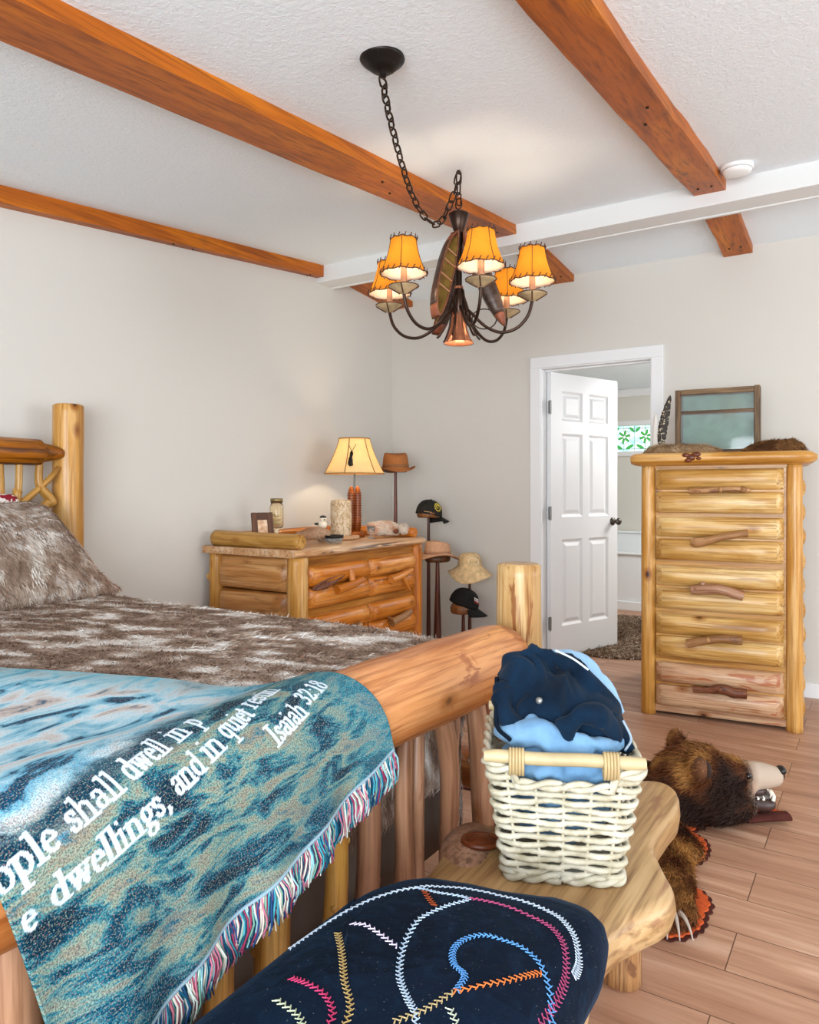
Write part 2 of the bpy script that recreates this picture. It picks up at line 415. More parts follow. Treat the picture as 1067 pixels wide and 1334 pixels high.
M_headrail = wood('brown_headrail_log', '#9c5a26', '#b06c30', '#bf8044', dark='#4a220c', knots=.4, streak=.9, rough=.35, crack=.6)
M_spin = wood('pinkish_brown_spindle', '#9c705a', '#b08468', '#c69c80', dark='#6a3d28', patch='#8a5c44', pamt=.62, knots=.45, streak=.5, rough=.4)
M_spiny = wood('golden_spindle', '#b98648', '#cc9c5a', '#dcb478', dark='#7a4a20', patch='#8c5a2c', pamt=.62, knots=.5, streak=.5, rough=.36)
M_slab = wood('oiled_bench_slab', '#ad8458', '#c5a074', '#dcbc92', dark='#7c5636', patch='#94684a', pamt=.57, knots=.3, streak=.6, rough=.36, sc=.7)
M_drift = wood('weathered_branch', '#a87850', '#bb8c62', '#cca278', dark='#5c3820', patch='#6e4630', pamt=.6, knots=.3, streak=.6, rough=.5, sc=2)
M_driftd = wood('dark_gnarled_branch', '#6e3c28', '#84503a', '#9a6448', dark='#2e140a', knots=.5, streak=.8, rough=.5, sc=2)
M_knot = wood('dark_red_knot', '#5c2c1a', '#743c24', '#8c4e30', dark='#341408', knots=0, streak=.6, rough=.35, sc=2)
M_dkwood = wood('dark_brown_wood', '#4c2e1c', '#5e3a24', '#74492e', dark='#24120a', knots=0, streak=.6, rough=.45)
M_pole = wood('mahogany_pole', '#4a2216', '#5c2c1c', '#6e3a26', dark='#2a100a', knots=0, streak=.4, rough=.35)
M_capwood = wood('brown_hat_block', '#7a4c2c', '#8c5a36', '#9c6a44', dark='#4a2a16', knots=0, streak=.5, rough=.45)
M_redwood = wood('carved_red_wood', '#8c4420', '#a4582a', '#bc7040', dark='#6a2a0e', knots=0, streak=.5, rough=.35, sc=2)
M_bronze = plain('dark_bronze', '#3a2a22', .35, .8)
M_black = plain('black_iron', '#241f1d', .4, .7)
M_copper = plain('brushed_copper', '#b87a5c', .32, .9)
M_nickel = plain('dark_nickel', '#5c5650', .3, .9)
M_steel = plain('hinge_steel', '#8a8a88', .4, .8)
# ================================================================== the room
XL, YB = -3.27, 4.83
def struct(name, mb, m, label=None, bevel=0): 
    o = mb.build(name, m, None, bevel=bevel, origin=(0, 0, 0)); tag(o, label, None, None, 'structure'); return o
struct('floor', MB().box((-3.4, -2.2, -.06), (3.2, 8.6, 0)), M_floor, 'pinkish tan wood plank floor')
struct('wall_left', MB().box((XL-.1, -2.2, 0), (XL, 4.95, 2.9)), M_wall, 'plain greige wall behind the log bed and the dresser')
DX0, DX1, DZ = -2.0, -1.255, 2.05
mb = MB().box((XL, YB, 0), (DX0-.02, YB+.12, 2.9)).box((DX1+.02, YB, 0), (3.2, YB+.12, 2.9)).box((DX0-.02, YB, DZ+.02), (DX1+.02, YB+.12, 2.9))
struct('wall_back', mb, M_wall, 'greige wall with the open white door')
def zc(y): return 2.742+.097*(y-3.907)
def zf(y): return 2.752-.097*(y-4.07)
def slope(y0, z0, y1, z1, x0, x1, th):
    v = [(x, y, z+d) for d in (0, th) for x in (x0, x1) for y, z in ((y0, z0), (y1, z1))]
    m = MB(); m.add(v, [[0, 1, 3, 2], [4, 6, 7, 5], [0, 2, 6, 4], [1, 5, 7, 3], [0, 4, 5, 1], [2, 3, 7, 6]], 0, None, None, False); return m
struct('ceiling', slope(-2.2, zc(-2.2), 4.0, zc(4.0), -3.4, 3.2, .06), M_ceil, 'textured white ceiling sloping up to the white ridge beam')
struct('ceiling_back', slope(4.0, zf(4.0), 4.95, zf(4.95), -3.4, 3.2, .06), M_ceil, 'narrow white ceiling slope between ridge beam and back wall')
m = MB().box((XL, 3.9, 2.63), (3.2, 4.05, 2.79)).box((XL, 4.05, 2.624), (3.2, 4.075, 2.79))
struct('trim_1', m, M_ridge, 'white painted ridge beam across the ceiling', bevel=.004)
m = MB().box((DX1+.09, YB-.014, 0), (3.2, YB, .085)).box((XL, YB-.014, 0), (DX0-.09, YB, .085))
struct('baseboard_back', m, M_trim, 'white baseboard along the back wall', bevel=.003)
struct('baseboard_left', MB().box((XL, -2.2, 0), (XL+.014, YB-.014, .085)), M_trim, 'white baseboard along the left wall', bevel=.003)
# door casing and jamb
m = MB()
for x0, x1 in ((DX0-.085, DX0-.008), (DX1+.008, DX1+.085)): m.box((x0, YB-.018, 0), (x1, YB, DZ+.008), axis=2)
m.box((DX0-.085, YB-.018, DZ+.008), (DX1+.085, YB, DZ+.085))
for x0, x1 in ((DX0-.02, DX0), (DX1, DX1+.02)): m.box((x0, YB-.006, 0), (x1, YB+.126, DZ), axis=2)
m.box((DX0-.02, YB-.006, DZ), (DX1+.02, YB+.126, DZ+.02))
m.box((DX1-.012, YB+.045, 0), (DX1, YB+.085, DZ)).box((DX0, YB+.045, DZ-.012), (DX1, YB+.085, DZ))
struct('trim_2', m, M_trim, 'white casing around the doorway', bevel=.003)

# ceiling beams: boards hung under each slope
def beam(x0, x1, y0, y1, zfun, th, label, seed, wav=.008):
    n = 60; ys = np.linspace(y0, y1, n); rows = []; off = rng.random(3)*20
    for x, dz, sg in ((x0, 0, -1), (x0, -th, -1), (x1, -th, 1), (x1, 0, 1)):
        w = (fbm(np.stack([ys*2.6, np.full(n, seed+sg*3.), ys*0+dz*9], -1), 3)-.5)*2*wav
        rows.append(np.stack([x+w, ys, np.array([zfun(y) for y in ys])+dz+(w*.3 if dz else .004)], -1))
    V = np.array(rows); lc = V[..., [0, 2, 1]]+off
    m = MB()
    # separate flat sides so that edges stay crisp
    for k in range(4):
        q = np.stack([V[k], V[(k+1) % 4]]); m.grid(q, 0, np.stack([lc[k], lc[(k+1) % 4]])); 
    for e, fl in ((0, [0, 1, 2, 3]), (n-1, [3, 2, 1, 0])): m.add(V[:, e], [fl], 0, lc[:, e], None, False)
    for y, xx in ((y1-.12, .3), (y1-.12, .7), (y1-1.1, .35), (y1-1.25, .65)):
        if y > y0: m.lathe([(.006, -.004), (.006, .002)], (x0+(x1-x0)*xx, y, zfun(y)-th-.001), n=8, mi=1)
    o = m.build('ceiling_beam', [M_beam, M_black]); tag(o, label, 'beam', 'stained wood ceiling beams', 'structure'); return o
beam(-1.985, -1.775, -1.9, 3.9, zc, .055, 'long stained wood ceiling beam passing behind the chandelier chain', 1)
beam(-.80, -.645, -1.9, 3.9, zc, .05, 'stained wood ceiling beam with wavy edges beside the smoke detector', 2, .012)
beam(XL+.001, XL+.06, -1.9, 3.9, zc, .078, 'thin stained wood ceiling beam running along the top of the left wall', 3, .003)
beam(-1.935, -1.765, 4.075, YB, zf, .045, 'short stained beam stub between ridge and back wall, behind the lit shades', 4)
beam(-.81, -.65, 4.075, YB, zf, .045, 'short stained beam stub near the smoke detector, beyond the white ridge beam', 5)
beam(XL+.001, XL+.19, 4.075, YB, zf, .045, 'short stained beam stub in the ceiling corner above the hats', 6)

# door leaf: local x along leaf from hinge, y thickness
ang = math.atan2(.735, .265)
door = empty('door_1', (DX0+.006, YB+.075, .008), 'white six panel door standing open into the next room', 'door', kind='structure', rz=ang)
DW, DH, DT = .755, 2.03, .035
Md = door.matrix_basis
def dbox(m, x0, x1, z0, z1, y0=-DT, y1=0): m.box((x0, y0, z0), (x1, y1, z1), M=Md)
cols = [(.115, .345), (.415, .645)]; rowsz = [(.22, .84), (1.0, 1.60), (1.69, 1.905)]
leaf = MB()
xs = [0, .115, .345, .415, .645, DW]; zs = [0, .22, .84, 1.0, 1.60, 1.69, 1.905, DH]
for i in range(5):
    for j in range(7):
        if i in (1, 3) and j in (1, 3, 5):
            x0, x1, z0, z1 = xs[i], xs[i+1], zs[j], zs[j+1]
            for ys_, sg in ((-DT, 1), (0, -1)):
                b = .018; d = .012*sg; c = .05
                def ringp(ins, dep): return [(x0+ins, ys_+dep, z0+ins), (x1-ins, ys_+dep, z0+ins), (x1-ins, ys_+dep, z1-ins), (x0+ins, ys_+dep, z1-ins)]
                R = [ringp(0, 0), ringp(b, d), ringp(b+.008, d), ringp(c, d*.25)]
                v = np.array(sum(R, [])); v = v@np.array(Md.to_3x3()).T+np.array(Md.translation); f = []
                for k in range(3):
                    for q in range(4):
                        a = [k*4+q, k*4+(q+1) % 4, k*4+4+(q+1) % 4, k*4+4+q]; f.append(a if sg > 0 else a[::-1])
                a = [12, 13, 14, 15]; f.append(a if sg > 0 else a[::-1])
                leaf.add(v, f, 0, None, None, False)
        else: dbox(leaf, xs[i], xs[i+1], zs[j], zs[j+1])
leaf.build('door_leaf', M_trim, door)
for z in (.25, 1.03, 1.78):
    h = MB(); dbox(h, -.014, .004, z-.045, z+.045, -DT-.003, -DT+.012); h.tube([(Md@Vector((-.012, -DT-.006, z-.05)))[:], (Md@Vector((-.012, -DT-.006, z+.05)))[:]], .006, 10)
    h.build('hinge', M_steel, door)
h = MB()
kx, kz = .695, .955
def dp(x, y, z): return (Md@Vector((x, y, z)))[:]
nrm = np.array((Md.to_3x3()@Vector((0, -1, 0)))[:])
h.lathe([(.0, 0), (.031, 0), (.031, .006), (.026, .011), (.012, .014), (.011, .035), (.02, .042), (.027, .052), (.026, .064), (.016, .072), (0, .074)], dp(kx, -DT, kz), nrm, n=20)
h.lathe([(.0, 0), (.031, 0), (.031, .006), (.026, .011), (.012, .014), (.011, .035), (.02, .042), (.027, .052), (.026, .064), (.016, .072), (0, .074)], dp(kx, 0, kz), -nrm, n=20)
h.build('door_knob', M_nickel, door)

# the room beyond the door
BW_, BY = -3.2, 8.05
struct('wall_bath_left', MB().box((-3.3, 4.95, 0), (-3.2, BY, 2.75)), M_bwall, 'pale wall of the room beyond the door')
wz0, wz1, wx0, wx1 = 1.62, 1.905, -2.78, -2.0
m = MB().box((-3.3, BY, 0), (wx0, BY+.1, 2.75)).box((wx1, BY, 0), (0.2, BY+.1, 2.75)).box((wx0, BY, 0), (wx1, BY+.1, wz0)).box((wx0, BY, wz1), (wx1, BY+.1, 2.75))
struct('wall_bath_back', m, M_bwall, 'pale far wall of the bathroom beyond the door')
struct('wall_bath_right', MB().box((-.35, 4.95, 0), (-.25, BY, 2.75)), M_bwall, 'right wall of the bathroom beyond the door')
struct('ceiling_bath', slope(4.95, 2.52, BY, 2.3, -3.3, -.25, .05), M_ceil, 'white ceiling of the bathroom beyond the door')
tag(MB().box((-3.1, 5.9, 2.26), (-2.3, 6.1, 2.448)).build('ceiling_beam', M_beam), 'dark wood beam in the room beyond the door', 'beam', kind='structure')
struct('trim_3', MB().box((-3.2, BY-.03, 2.22), (-.35, BY, 2.30)), M_trim, 'white cove along the bathroom ceiling')
# stained glass window
M_glass = NT('aqua_stained_glass'); co = M_glass.new('ShaderNodeTexCoord').outputs['Object']
gn = M_glass.noise(co, 14, 3); gc = M_glass.ramp(gn, [(.35, '#9fd8d2'), (.55, '#d2f0ec'), (.75, '#eefaf6')]); M_glass.base(gc)
M_glass.link(gc, M_glass.b.inputs['Emission Color']); M_glass = M_glass.set(.2, 0, .5); M_glass.node_tree.nodes['Principled BSDF'].inputs['Emission Strength'].default_value = .75
def emis(name, c, s, base=None):
    t = NT(name); t.base(base or c); t.b.inputs['Emission Color'].default_value = lin(c); t.b.inputs['Emission Strength'].default_value = s; return t.set(.4)
M_gg = emis('green_stained_glass', '#3fae4c', .5); M_gw = emis('white_stained_glass', '#f2fbf5', .8); M_lead = plain('lead_came', '#3b5a48', .5, .5)
win = empty('window_1', ((wx0+wx1)/2, BY+.03, wz0), 'narrow stained glass window with green leaves above the bathtub', 'window', kind='structure')
m = MB()
for a in ((wx0-.05, wz0-.05, wx1+.05, wz0), (wx0-.05, wz1, wx1+.05, wz1+.05), (wx0-.05, wz0, wx0, wz1), (wx1, wz0, wx1+.05, wz1)): m.box((a[0], BY-.018, a[1]), (a[2], BY-.002, a[3]))
m.build('window_frame', M_trim, win, bevel=.003)
MB().box((wx0, BY+.045, wz0), (wx1, BY+.051, wz1)).build('pane', M_glass, win)
lead = MB(); leaves = MB(); med = MB(); yy = BY+.042; zc_ = (wz0+wz1)/2
def flatdisc(m, cx, cz, rx, rz_, rot=0, n=16, dy=0):
    a = np.arange(n)/n*2*PI; x = rx*np.cos(a); z = rz_*np.sin(a); c, s_ = math.cos(rot), math.sin(rot)
    v = np.stack([cx+x*c-z*s_, np.full(n, yy+dy), cz+x*s_+z*c], -1); v2 = v+np.array([0, .004, 0])
    m.add(np.vstack([v, v2]), [[i, (i+1) % n, n+(i+1) % n, n+i] for i in range(n)], 0, None, None, False)
    m.add(np.vstack([v, v.mean(0)]), [[n, i, (i+1) % n] for i in range(n)], 0, None, None, False)
    lead.tube(np.vstack([v, v[:1]]), .0022, 5)
for cx in (-2.62, -2.385, -2.15):
    flatdisc(med, cx, zc_+.02, .062, .072)
    for k in range(6):
        a = k*PI/3+.3; flatdisc(leaves, cx+.04*math.cos(a), zc_+.02+.045*math.sin(a), .03, .012, a, 10, -.003)
    for sg in (-1, 1):
        flatdisc(leaves, cx+sg*.06, zc_-.09, .045, .014, sg*.5, 10, -.003); flatdisc(leaves, cx+sg*.085, zc_+.1, .035, .012, -sg*.8, 10, -.003)
for z in (wz0+.03, wz1-.03): lead.tube([(wx0, yy, z), (wx1, yy, z)], .0025, 5)
for x in np.linspace(wx0+.04, wx1-.04, 7): lead.tube([(x, yy, wz0), (x, yy, wz1)], .0018, 5)
med.build('medallion_glass', M_gw, win); leaves.build('leaf_glass', M_gg, win); lead.build('lead_lines', M_lead, win)
# bathtub
tub = empty('bathtub', (-1.9, 7.68, 0), 'white built-in bathtub with ledge in the room beyond the door', 'bathtub')
m = MB().box((-3.15, 7.32, .0), (-.4, 7.36, .56)).box((-3.15, 7.30, 0), (-.4, 7.32, .09)).box((-3.15, 7.36, .30), (-.4, 8.04, .34))
m.box((-3.15, 7.30, .555), (-.4, 7.42, .575)).box((-3.15, 7.42, .34), (-3.0, 8.04, .575)).box((-.55, 7.42, .34), (-.4, 8.04, .575))
M_tub = plain('white_tub_acrylic', '#eceff0', .25)
m.build('tub_apron', M_tub, tub, bevel=.006)
MB().box((-3.15, 7.93, .34), (-.4, 8.035, .745)).box((-3.15, 7.91, .735), (-.4, 8.035, .755)).build('tub_ledge', M_tub, tub, bevel=.005)

# ================================================================== chest of drawers
ca = math.atan2(.075, .695)
chest = empty('chest_of_drawers', (-.68, 4.3, 0), 'tall yellow pine log chest with five drawers and branch pulls', 'chest of drawers', rz=ca)
Mc = Matrix.Translation((-1.058, 4.036, 0)) @ Matrix.Rotation(ca, 4, 'Z')
def cp(x, y, z): return np.array((Mc@Vector((x, y, z)))[:])
cdir = lambda v: np.array((Mc.to_3x3()@Vector(v))[:])
CW, CDp, CH = .70, .46, 1.395
for x, y in ((0, 0), (CW, 0), (0, CDp), (CW, CDp)):
    MB().log(cp(x, y, 0), cp(x, y, 1.345), .039, .036, wob=.05, wf=3).build('post', M_pinepost, chest)
# top: planed slab with log front edge
n = 40; xs_ = np.linspace(-.085, CW+.10, n); m = MB()
prof = [(-.055, -.036), (-.08, -.03), (-.097, -.014), (-.1, .004), (-.094, .02), (-.075, .03), (-.05, .032), (CDp+.06, .032), (CDp+.075, .01), (CDp+.06, -.036)]
w = (fbm(np.stack([xs_*4, xs_*0, xs_*0], -1), 3)-.5)*.02
V = np.array([[cp(x, y*(1 if y > 0 else 1)+(wi if y < 0 else 0)+(.05*(abs(x-CW/2)/(CW/2+.09))**14 if y < 0 else 0), 1.369+z*(1-.35*(abs(x-CW/2)/(CW/2+.09))**24)) for y, z in prof] for x, wi in zip(xs_, w)])
lc = np.array([[(y, z, x) for y, z in prof] for x in xs_])
V2 = np.concatenate([V, V[:, :1]], 1); lc2 = np.concatenate([lc, lc[:, :1]], 1)
m.grid(V2, 0, lc2)
for e, sg in ((0, 1), (n-1, -1)):
    f = list(range(len(prof))); m.add(V[e], [f[::sg]], 0, lc[e], None, False)
top = m.build('top', M_pinepost, chest)
m = MB()
for k, (dx, dz, r) in enumerate(((.225, 0, .03), (.2, .012, .022), (.25, .014, .025), (.262, -.004, .018), (.21, -.014, .02))): m.ell(cp(dx, -.092, 1.372+dz), (r, .012, r*.6), Matrix.Rotation(ca, 4, 'Z'), 12, 8)
tag(m.build('knot', M_knot, top), 'dark red burl knot on the front edge')
MB().box((.03, .0, .03), (CW-.03, .02, 1.345), M=Mc, axis=0).build('carcass_front', M_pinepost, chest)
MB().box((.04, CDp-.01, .03), (CW-.04, CDp+.01, 1.345), M=Mc, axis=0).build('back_panel', M_cedard, chest)
for x, sx in ((.0, -1), (CW, 1)):
    m = MB()
    for k in range(10):
        z0 = .1+k*.124
        m.halflog(cp(x, .04, z0), cp(x, CDp-.04, z0), cdir((sx, 0, 0)), (0, 0, 1), .061, .052 if sx > 0 else .036, ch=.035)
    m.build('side_panel', M_pinepost, chest)
dw0, dw1 = .042, CW-.048
rows5 = [(1.318, M_pine), (1.068, M_pine), (.808, M_pine), (.552, M_pine), (.292, M_pinered)]
handles = [
 dict(x0=.215, x1=.50, z=.0, pts=[(0, 0), (.35, .002), (.65, .01), (1, .004)], r=[.013, .014, .013, .011], m=M_drift, bumps=[(.55, .02), (.93, .022)]),
 dict(x0=.225, x1=.49, z=.005, pts=[(0, -.02), (.12, -.022), (.5, .005), (.85, .028), (1, .032)], r=[.016, .019, .015, .016, .017], m=M_drift, bumps=[]),
 dict(x0=.225, x1=.47, z=.01, pts=[(0, -.015), (.3, -.005), (.6, -.003), (1, -.03)], r=[.018, .024, .024, .020], m=M_spin, bumps=[(.1, .024)], stub=(.32, .035)),
 dict(x0=.205, x1=.465, z=-.005, pts=[(0, -.028), (.3, -.002), (.55, .014), (1, .016)], r=[.017, .018, .019, .019], m=M_drift, bumps=[(.5, .022)]),
 dict(x0=.235, x1=.485, z=.005, pts=[(0, -.01), (.3, -.003), (.55, .01), (.8, .0), (1, -.002)], r=[.013, .013, .022, .024, .021], m=M_driftd, bumps=[(.52, .026), (.9, .024)]),
]
for (zt, mat), hd in zip(rows5, handles):
    d = empty('drawer', cp(.35, 0, zt-.125)); d.parent = chest; d.matrix_basis = world(chest).inverted()@Matrix.Translation(cp(.35, 0, zt-.125))
    up = (0, 0, 1); out = cdir((0, -1, 0))
    for zz, hh in ((zt-.058, .055), (zt-.178, .057)):
        MB().halflog(cp(dw0, -.012, zz), cp(dw1, -.012, zz), out, up, hh, .05, ch=.035).build('log_front', mat, d)
    MB().box((dw0, -.016, zt-.235), (dw1, .004, zt-.002), M=Mc, axis=0).build('drawer_board', M_pinepost, d)
    zc0 = zt-.118+hd['z']; L = hd['x1']-hd['x0']
    pts = curve([cp(hd['x0']+L*a, -.066-.012*math.sin(a*PI), zc0+b) for a, b in hd['pts']], 22)
    rr = np.interp(np.linspace(0, 1, 22), np.linspace(0, 1, len(hd['r'])), hd['r'])
    rr = rr*1.22; m = MB().tube(pts, rr, 14, 0, True, .3, wf=16)
    for a in (.2, .8):
        i = int(a*21); m.tube([pts[i], pts[i]+cdir((0, .05, 0))], .009, 8)
    for a, r in hd['bumps']:
        i = int(a*21); m.ell(pts[i]+cdir((0, -.006, 0)), (r*.8, r*.8, r*.8), None, 10, 8)
    if 'stub' in hd:
        i = int(hd['stub'][0]*21); m.tube([pts[i], pts[i]+cdir((-.012, 0, hd['stub'][1]))], [.018, .014], 10, wob=.1)
    m.build('handle', hd['m'], d)
MB().box((.03, -.01, .02), (CW-.03, .01, .056), M=Mc, axis=0).build('bottom_rail', M_pinered, chest)
MB().box((.03, -.014, 1.322), (CW-.03, .006, 1.345), M=Mc, axis=0).build('top_rail', M_pinepost, chest)

# ================================================================== dresser
DRX, DRX0, DRY0, DRY1, DRZ = -2.585, -3.19, 2.925, 4.085, .89
dres = empty('dresser', (-2.88, 3.5, 0), 'low orange log dresser with branch pulls in the corner beside the bed', 'dresser')
for x, y, mt in ((DRX, DRY0, M_pinepost), (DRX0, DRY0, M_pinepost), (DRX, DRY1, M_cedar), (DRX0, DRY1, M_cedar)):
    m = MB(); m.log((x, y, 0), (x, y, DRZ-.04), .055 if mt is M_pinepost and x > -3 else .044, None, wob=.05, wf=3)
    for k in range(3): m.ell((x+.045*math.cos(k*2.1-.6), y+.045*math.sin(k*2.1-.6), .25+.23*k), (.018, .018, .024), None, 10, 8)
    m.build('post', mt, dres)
# top slab with live edge
n = 48; ys = np.linspace(2.855, 4.165, n); fe = DRX+.075+(fbm(np.stack([ys*5, ys*0, ys*0+3], -1), 4)-.5)*.05
prof = [(0, 0), (1, 0), (1, 0)]
V = []; lc = []
for y, f in zip(ys, fe):
    c = .04*(abs((y-3.51)/.655))**10
    pr = [(-3.235, .85), (f-.02-c, .85), (f-.004-c, .858), (f-c, .868), (f-.006-c, .88), (f-.025-c, DRZ), (-3.235, DRZ)]
    V.append([(x, y, z) for x, z in pr]); lc.append([(x, z, y) for x, z in pr])
V = np.array(V); lc = np.array(lc); m = MB().grid(np.concatenate([V, V[:, :1]], 1), 0, np.concatenate([lc, lc[:, :1]], 1))
for e, sg in ((0, 1), (n-1, -1)): m.add(V[e], [list(range(7))[::sg]], 0, lc[e], None, False)
M_dtop = wood('cracked_pale_top', '#d49a68', '#e4b88e', '#f2dcc4', dark='#8a4e28', knots=.3, streak=.5, rough=.28, crack=.8, sc=.8)
m.build('top', M_dtop, dres)
m = MB()
for z, h, mt in ((.815, .03, 0), (.735, .078, 0), (.58, .072, 0), (.43, .075, 0), (.27, .08, 0), (.13, .06, 0)):
    m.halflog((DRX0+.03, DRY0, z), (DRX-.04, DRY0, z), (0, -1, 0), (0, 0, 1), h, .05 if h > .04 else .03, ch=.045)
m.build('side_panel', M_side, dres)
m = MB()
for z in (.735, .58, .43, .27, .13): m.halflog((DRX0+.03, DRY1, z), (DRX-.03, DRY1, z), (0, 1, 0), (0, 0, 1), .074, .04, ch=.04)
m.build('side_panel', M_cedar, dres)
MB().box((DRX-.012, DRY0+.04, .03), (DRX+.008, DRY1-.03, .85), axis=1).build('carcass_front', M_cedard, dres)
MB().box((DRX0-.015, DRY0, .03), (DRX0+.005, DRY1, .85), axis=1).build('back_panel', M_cedard, dres)
ymid = 3.535
for zt in (.795, .527, .262):
    for ci, (y0, y1) in enumerate(((DRY0+.06, ymid-.008), (ymid+.008, DRY1-.05))):
        d = empty('drawer', (0, 0, 0)); d.parent = dres; d.matrix_basis = world(dres).inverted()@Matrix.Translation((DRX, (y0+y1)/2, zt-.11))
        for zz, hh in ((zt-.056, .056), (zt-.172, .058)):
            MB().halflog((DRX+.006, y0, zz), (DRX+.006, y1, zz), (1, 0, 0), (0, 0, 1), hh, .05, ch=.03).build('log_front', M_cedar, d)
        MB().box((DRX+.0, y0, zt-.23), (DRX+.012, y1, zt), axis=1).build('drawer_board', M_cedard, d)
        yc = (y0+y1)/2; hx = DRX+.075
        m = MB()
        if ci == 0 and zt > .7:
            # hollow knot behind a thick pull
            m.tube(curve([(hx, yc-.09, .655), (hx+.01, yc-.02, .665), (hx+.012, yc+.05, .675), (hx, yc+.14, .69)], 16), np.linspace(.026, .02, 16), 12, wob=.15, wf=9)
            m.tube([(hx, yc+.055, .67), (hx-.02, yc+.06, .75)], [.017, .022], 10, wob=.1)
            for yk in (-.05, .1): m.tube([(hx, yc+yk, .67), (DRX+.03, yc+yk, .67)], .012, 8)
            kk = MB(); yk_ = np.linspace(0, 1, 26); wd_ = np.sin(yk_**.75*PI)**.7; zk = .675+.055*yk_; yy_ = y0+.015+.26*yk_; up_ = wd_*(.020+.012*fbm(np.stack([yk_*9, yk_*0, yk_*0], -1), 3)); dn_ = wd_*(.018+.014*fbm(np.stack([yk_*8, yk_*0+5, yk_*0], -1), 3))
            rowsk = [np.stack([np.full(26, DRX+.03), yy_, zk+up_], -1), np.stack([DRX+.058+.004*wd_, yy_, zk+up_*.9], -1), np.stack([DRX+.048+0*wd_, yy_, zk+up_*.3], -1), np.stack([DRX+.050+0*wd_, yy_, zk-dn_*.3], -1), np.stack([DRX+.060+.004*wd_, yy_, zk-dn_*.9], -1), np.stack([np.full(26, DRX+.03), yy_, zk-dn_], -1)]
            kk.grid(np.array(rowsk))
            tag(kk.build('knot', M_driftd, d), 'dark bark hollow across the upper left drawer')
        elif zt > .7:
            m.tube(curve([(hx, yc-.10, .655), (hx+.006, yc, .672), (hx, yc+.13, .695)], 14), np.linspace(.027, .02, 14), 12, wob=.15, wf=9)
            m.tube([(hx, yc+.02, .672), (hx+.02, yc+.075, .575)], [.013, .011], 10)
            for yk in (-.06, .09): m.tube([(hx, yc+yk, .67), (DRX+.03, yc+yk, .67)], .012, 8)
        else:
            zz = zt-.115; m.tube(curve([(hx, yc-.09, zz-.02), (hx+.008, yc, zz), (hx, yc+.12, zz+.02)], 14), np.linspace(.024, .02, 14), 12, wob=.25, wf=9)
            for yk in (-.06, .09): m.tube([(hx, yc+yk, zz), (DRX+.03, yc+yk, zz)], .012, 8)
        m.build('handle', M_drift if zt < .6 else M_cedar, d)
for z in (.54, .275): MB().box((DRX+.0, DRY0+.06, z-.02), (DRX+.01, DRY1-.05, z+.02), axis=1).build('rail', M_cedard, dres)
m = MB().log((-3.19, 2.915, DRZ+.041), (-2.555, 2.925, DRZ+.041), .047, .04, wob=.06, wf=4)
m.build('rim_log', M_spiny, dres)
MB().log((-3.195, 2.97, DRZ+.034), (-3.195, 4.1, DRZ+.034), .036, .034, wob=.06).build('rim_log', M_cedar, dres)
MB().log((-3.14, 4.115, DRZ+.031), (-2.60, 4.11, DRZ+.031), .034, .032, wob=.06).build('rim_log', M_cedar, dres)
# ================================================================== log bed
bed = empty('log_bed', (-2.0, .97, 0), 'large peeled log bed with thick reddish foot rail', 'bed')
RX, RZ = -.9, .74
def postmesh(x, y, h, r, wob=.07):
    m = MB(); m.log((x, y, 0), (x, y, h), r*1.04, r, n=28, wob=wob, wf=3, dome=.02); return m
postmesh(RX, 2.0, .99, .064, .1).build('foot_post', M_pinep, bed)
postmesh(RX, -.08, .99, .064, .1).build('foot_post', M_pinep, bed)
postmesh(-3.1, 1.955, 1.593, .066, .05).build('head_post', M_pinepost, bed)
postmesh(-3.1, -.03, 1.593, .066, .05).build('head_post', M_pinepost, bed)
ys = np.array([-.03, 0, .1, .4, .8, 1.2, 1.5, 1.7, 1.82, 1.87, 1.905, 1.925, 1.938]); rr = np.array([.03, .06, .083, .089, .093, .095, .096, .096, .094, .088, .074, .055, .03])
MB().tube(curve(np.stack([ys*0+RX, ys, ys*0+RZ+.012*np.sin(ys*1.7)], -1), 60), np.interp(np.linspace(0, 12, 60), np.arange(13), rr), 36, wob=.05, wf=4).build('foot_rail', M_rail, bed)
MB().log((RX, -.03, .2), (RX, 1.95, .2), .06, .06, wob=.06).build('lower_foot_rail', M_rail, bed)
for y in (-.11, 1.985): MB().log((-3.05, y, .36), (RX-.03, y, .36), .06, wob=.05).build('side_rail', M_rail, bed)
def spindle(pts, r, mat, wob=.12, n=14):
    P = curve(pts, 26); m = MB(); R = np.interp(np.linspace(0, 1, 26), np.linspace(0, 1, len(r)), r)
    m.tube(P, R, n, wob=wob, wf=7)
    for k in range(2):
        i = random.randrange(6, 20); _, u, w = basis(P[i+1]-P[i]); a = random.random()*6
        m.ell(P[i]+(u*math.cos(a)+w*math.sin(a))*R[i]*.8, (R[i]*.4,)*3, None, 8, 6)
    m.build('spindle', mat, bed)
X = RX
spindle([(X-.01, .50, .68), (X, .495, .5), (X, .485, .2)], [.034, .036, .04], M_spin)
spindle([(X, .27, .69), (X, .26, .45), (X, .27, .2)], [.03, .032, .036], M_spin)
spindle([(X, .70, .69), (X, .70, .45), (X, .695, .2)], [.026, .028, .03], M_spiny)
spindle([(X, .835, .69), (X, .83, .45), (X, .82, .2)], [.02, .024, .026], M_spiny)
spindle([(X, .955, .69), (X, .955, .45), (X, .94, .2)], [.028, .031, .036], M_spiny)
spindle([(X, 1.13, .69), (X+.004, 1.128, .45), (X, 1.105, .2)], [.021, .023, .027], M_spiny)
spindle([(X-.01, 1.255, .69), (X, 1.244, .50), (X, 1.235, .36), (X, 1.225, .2)], [.022, .025, .027, .03], M_spin)
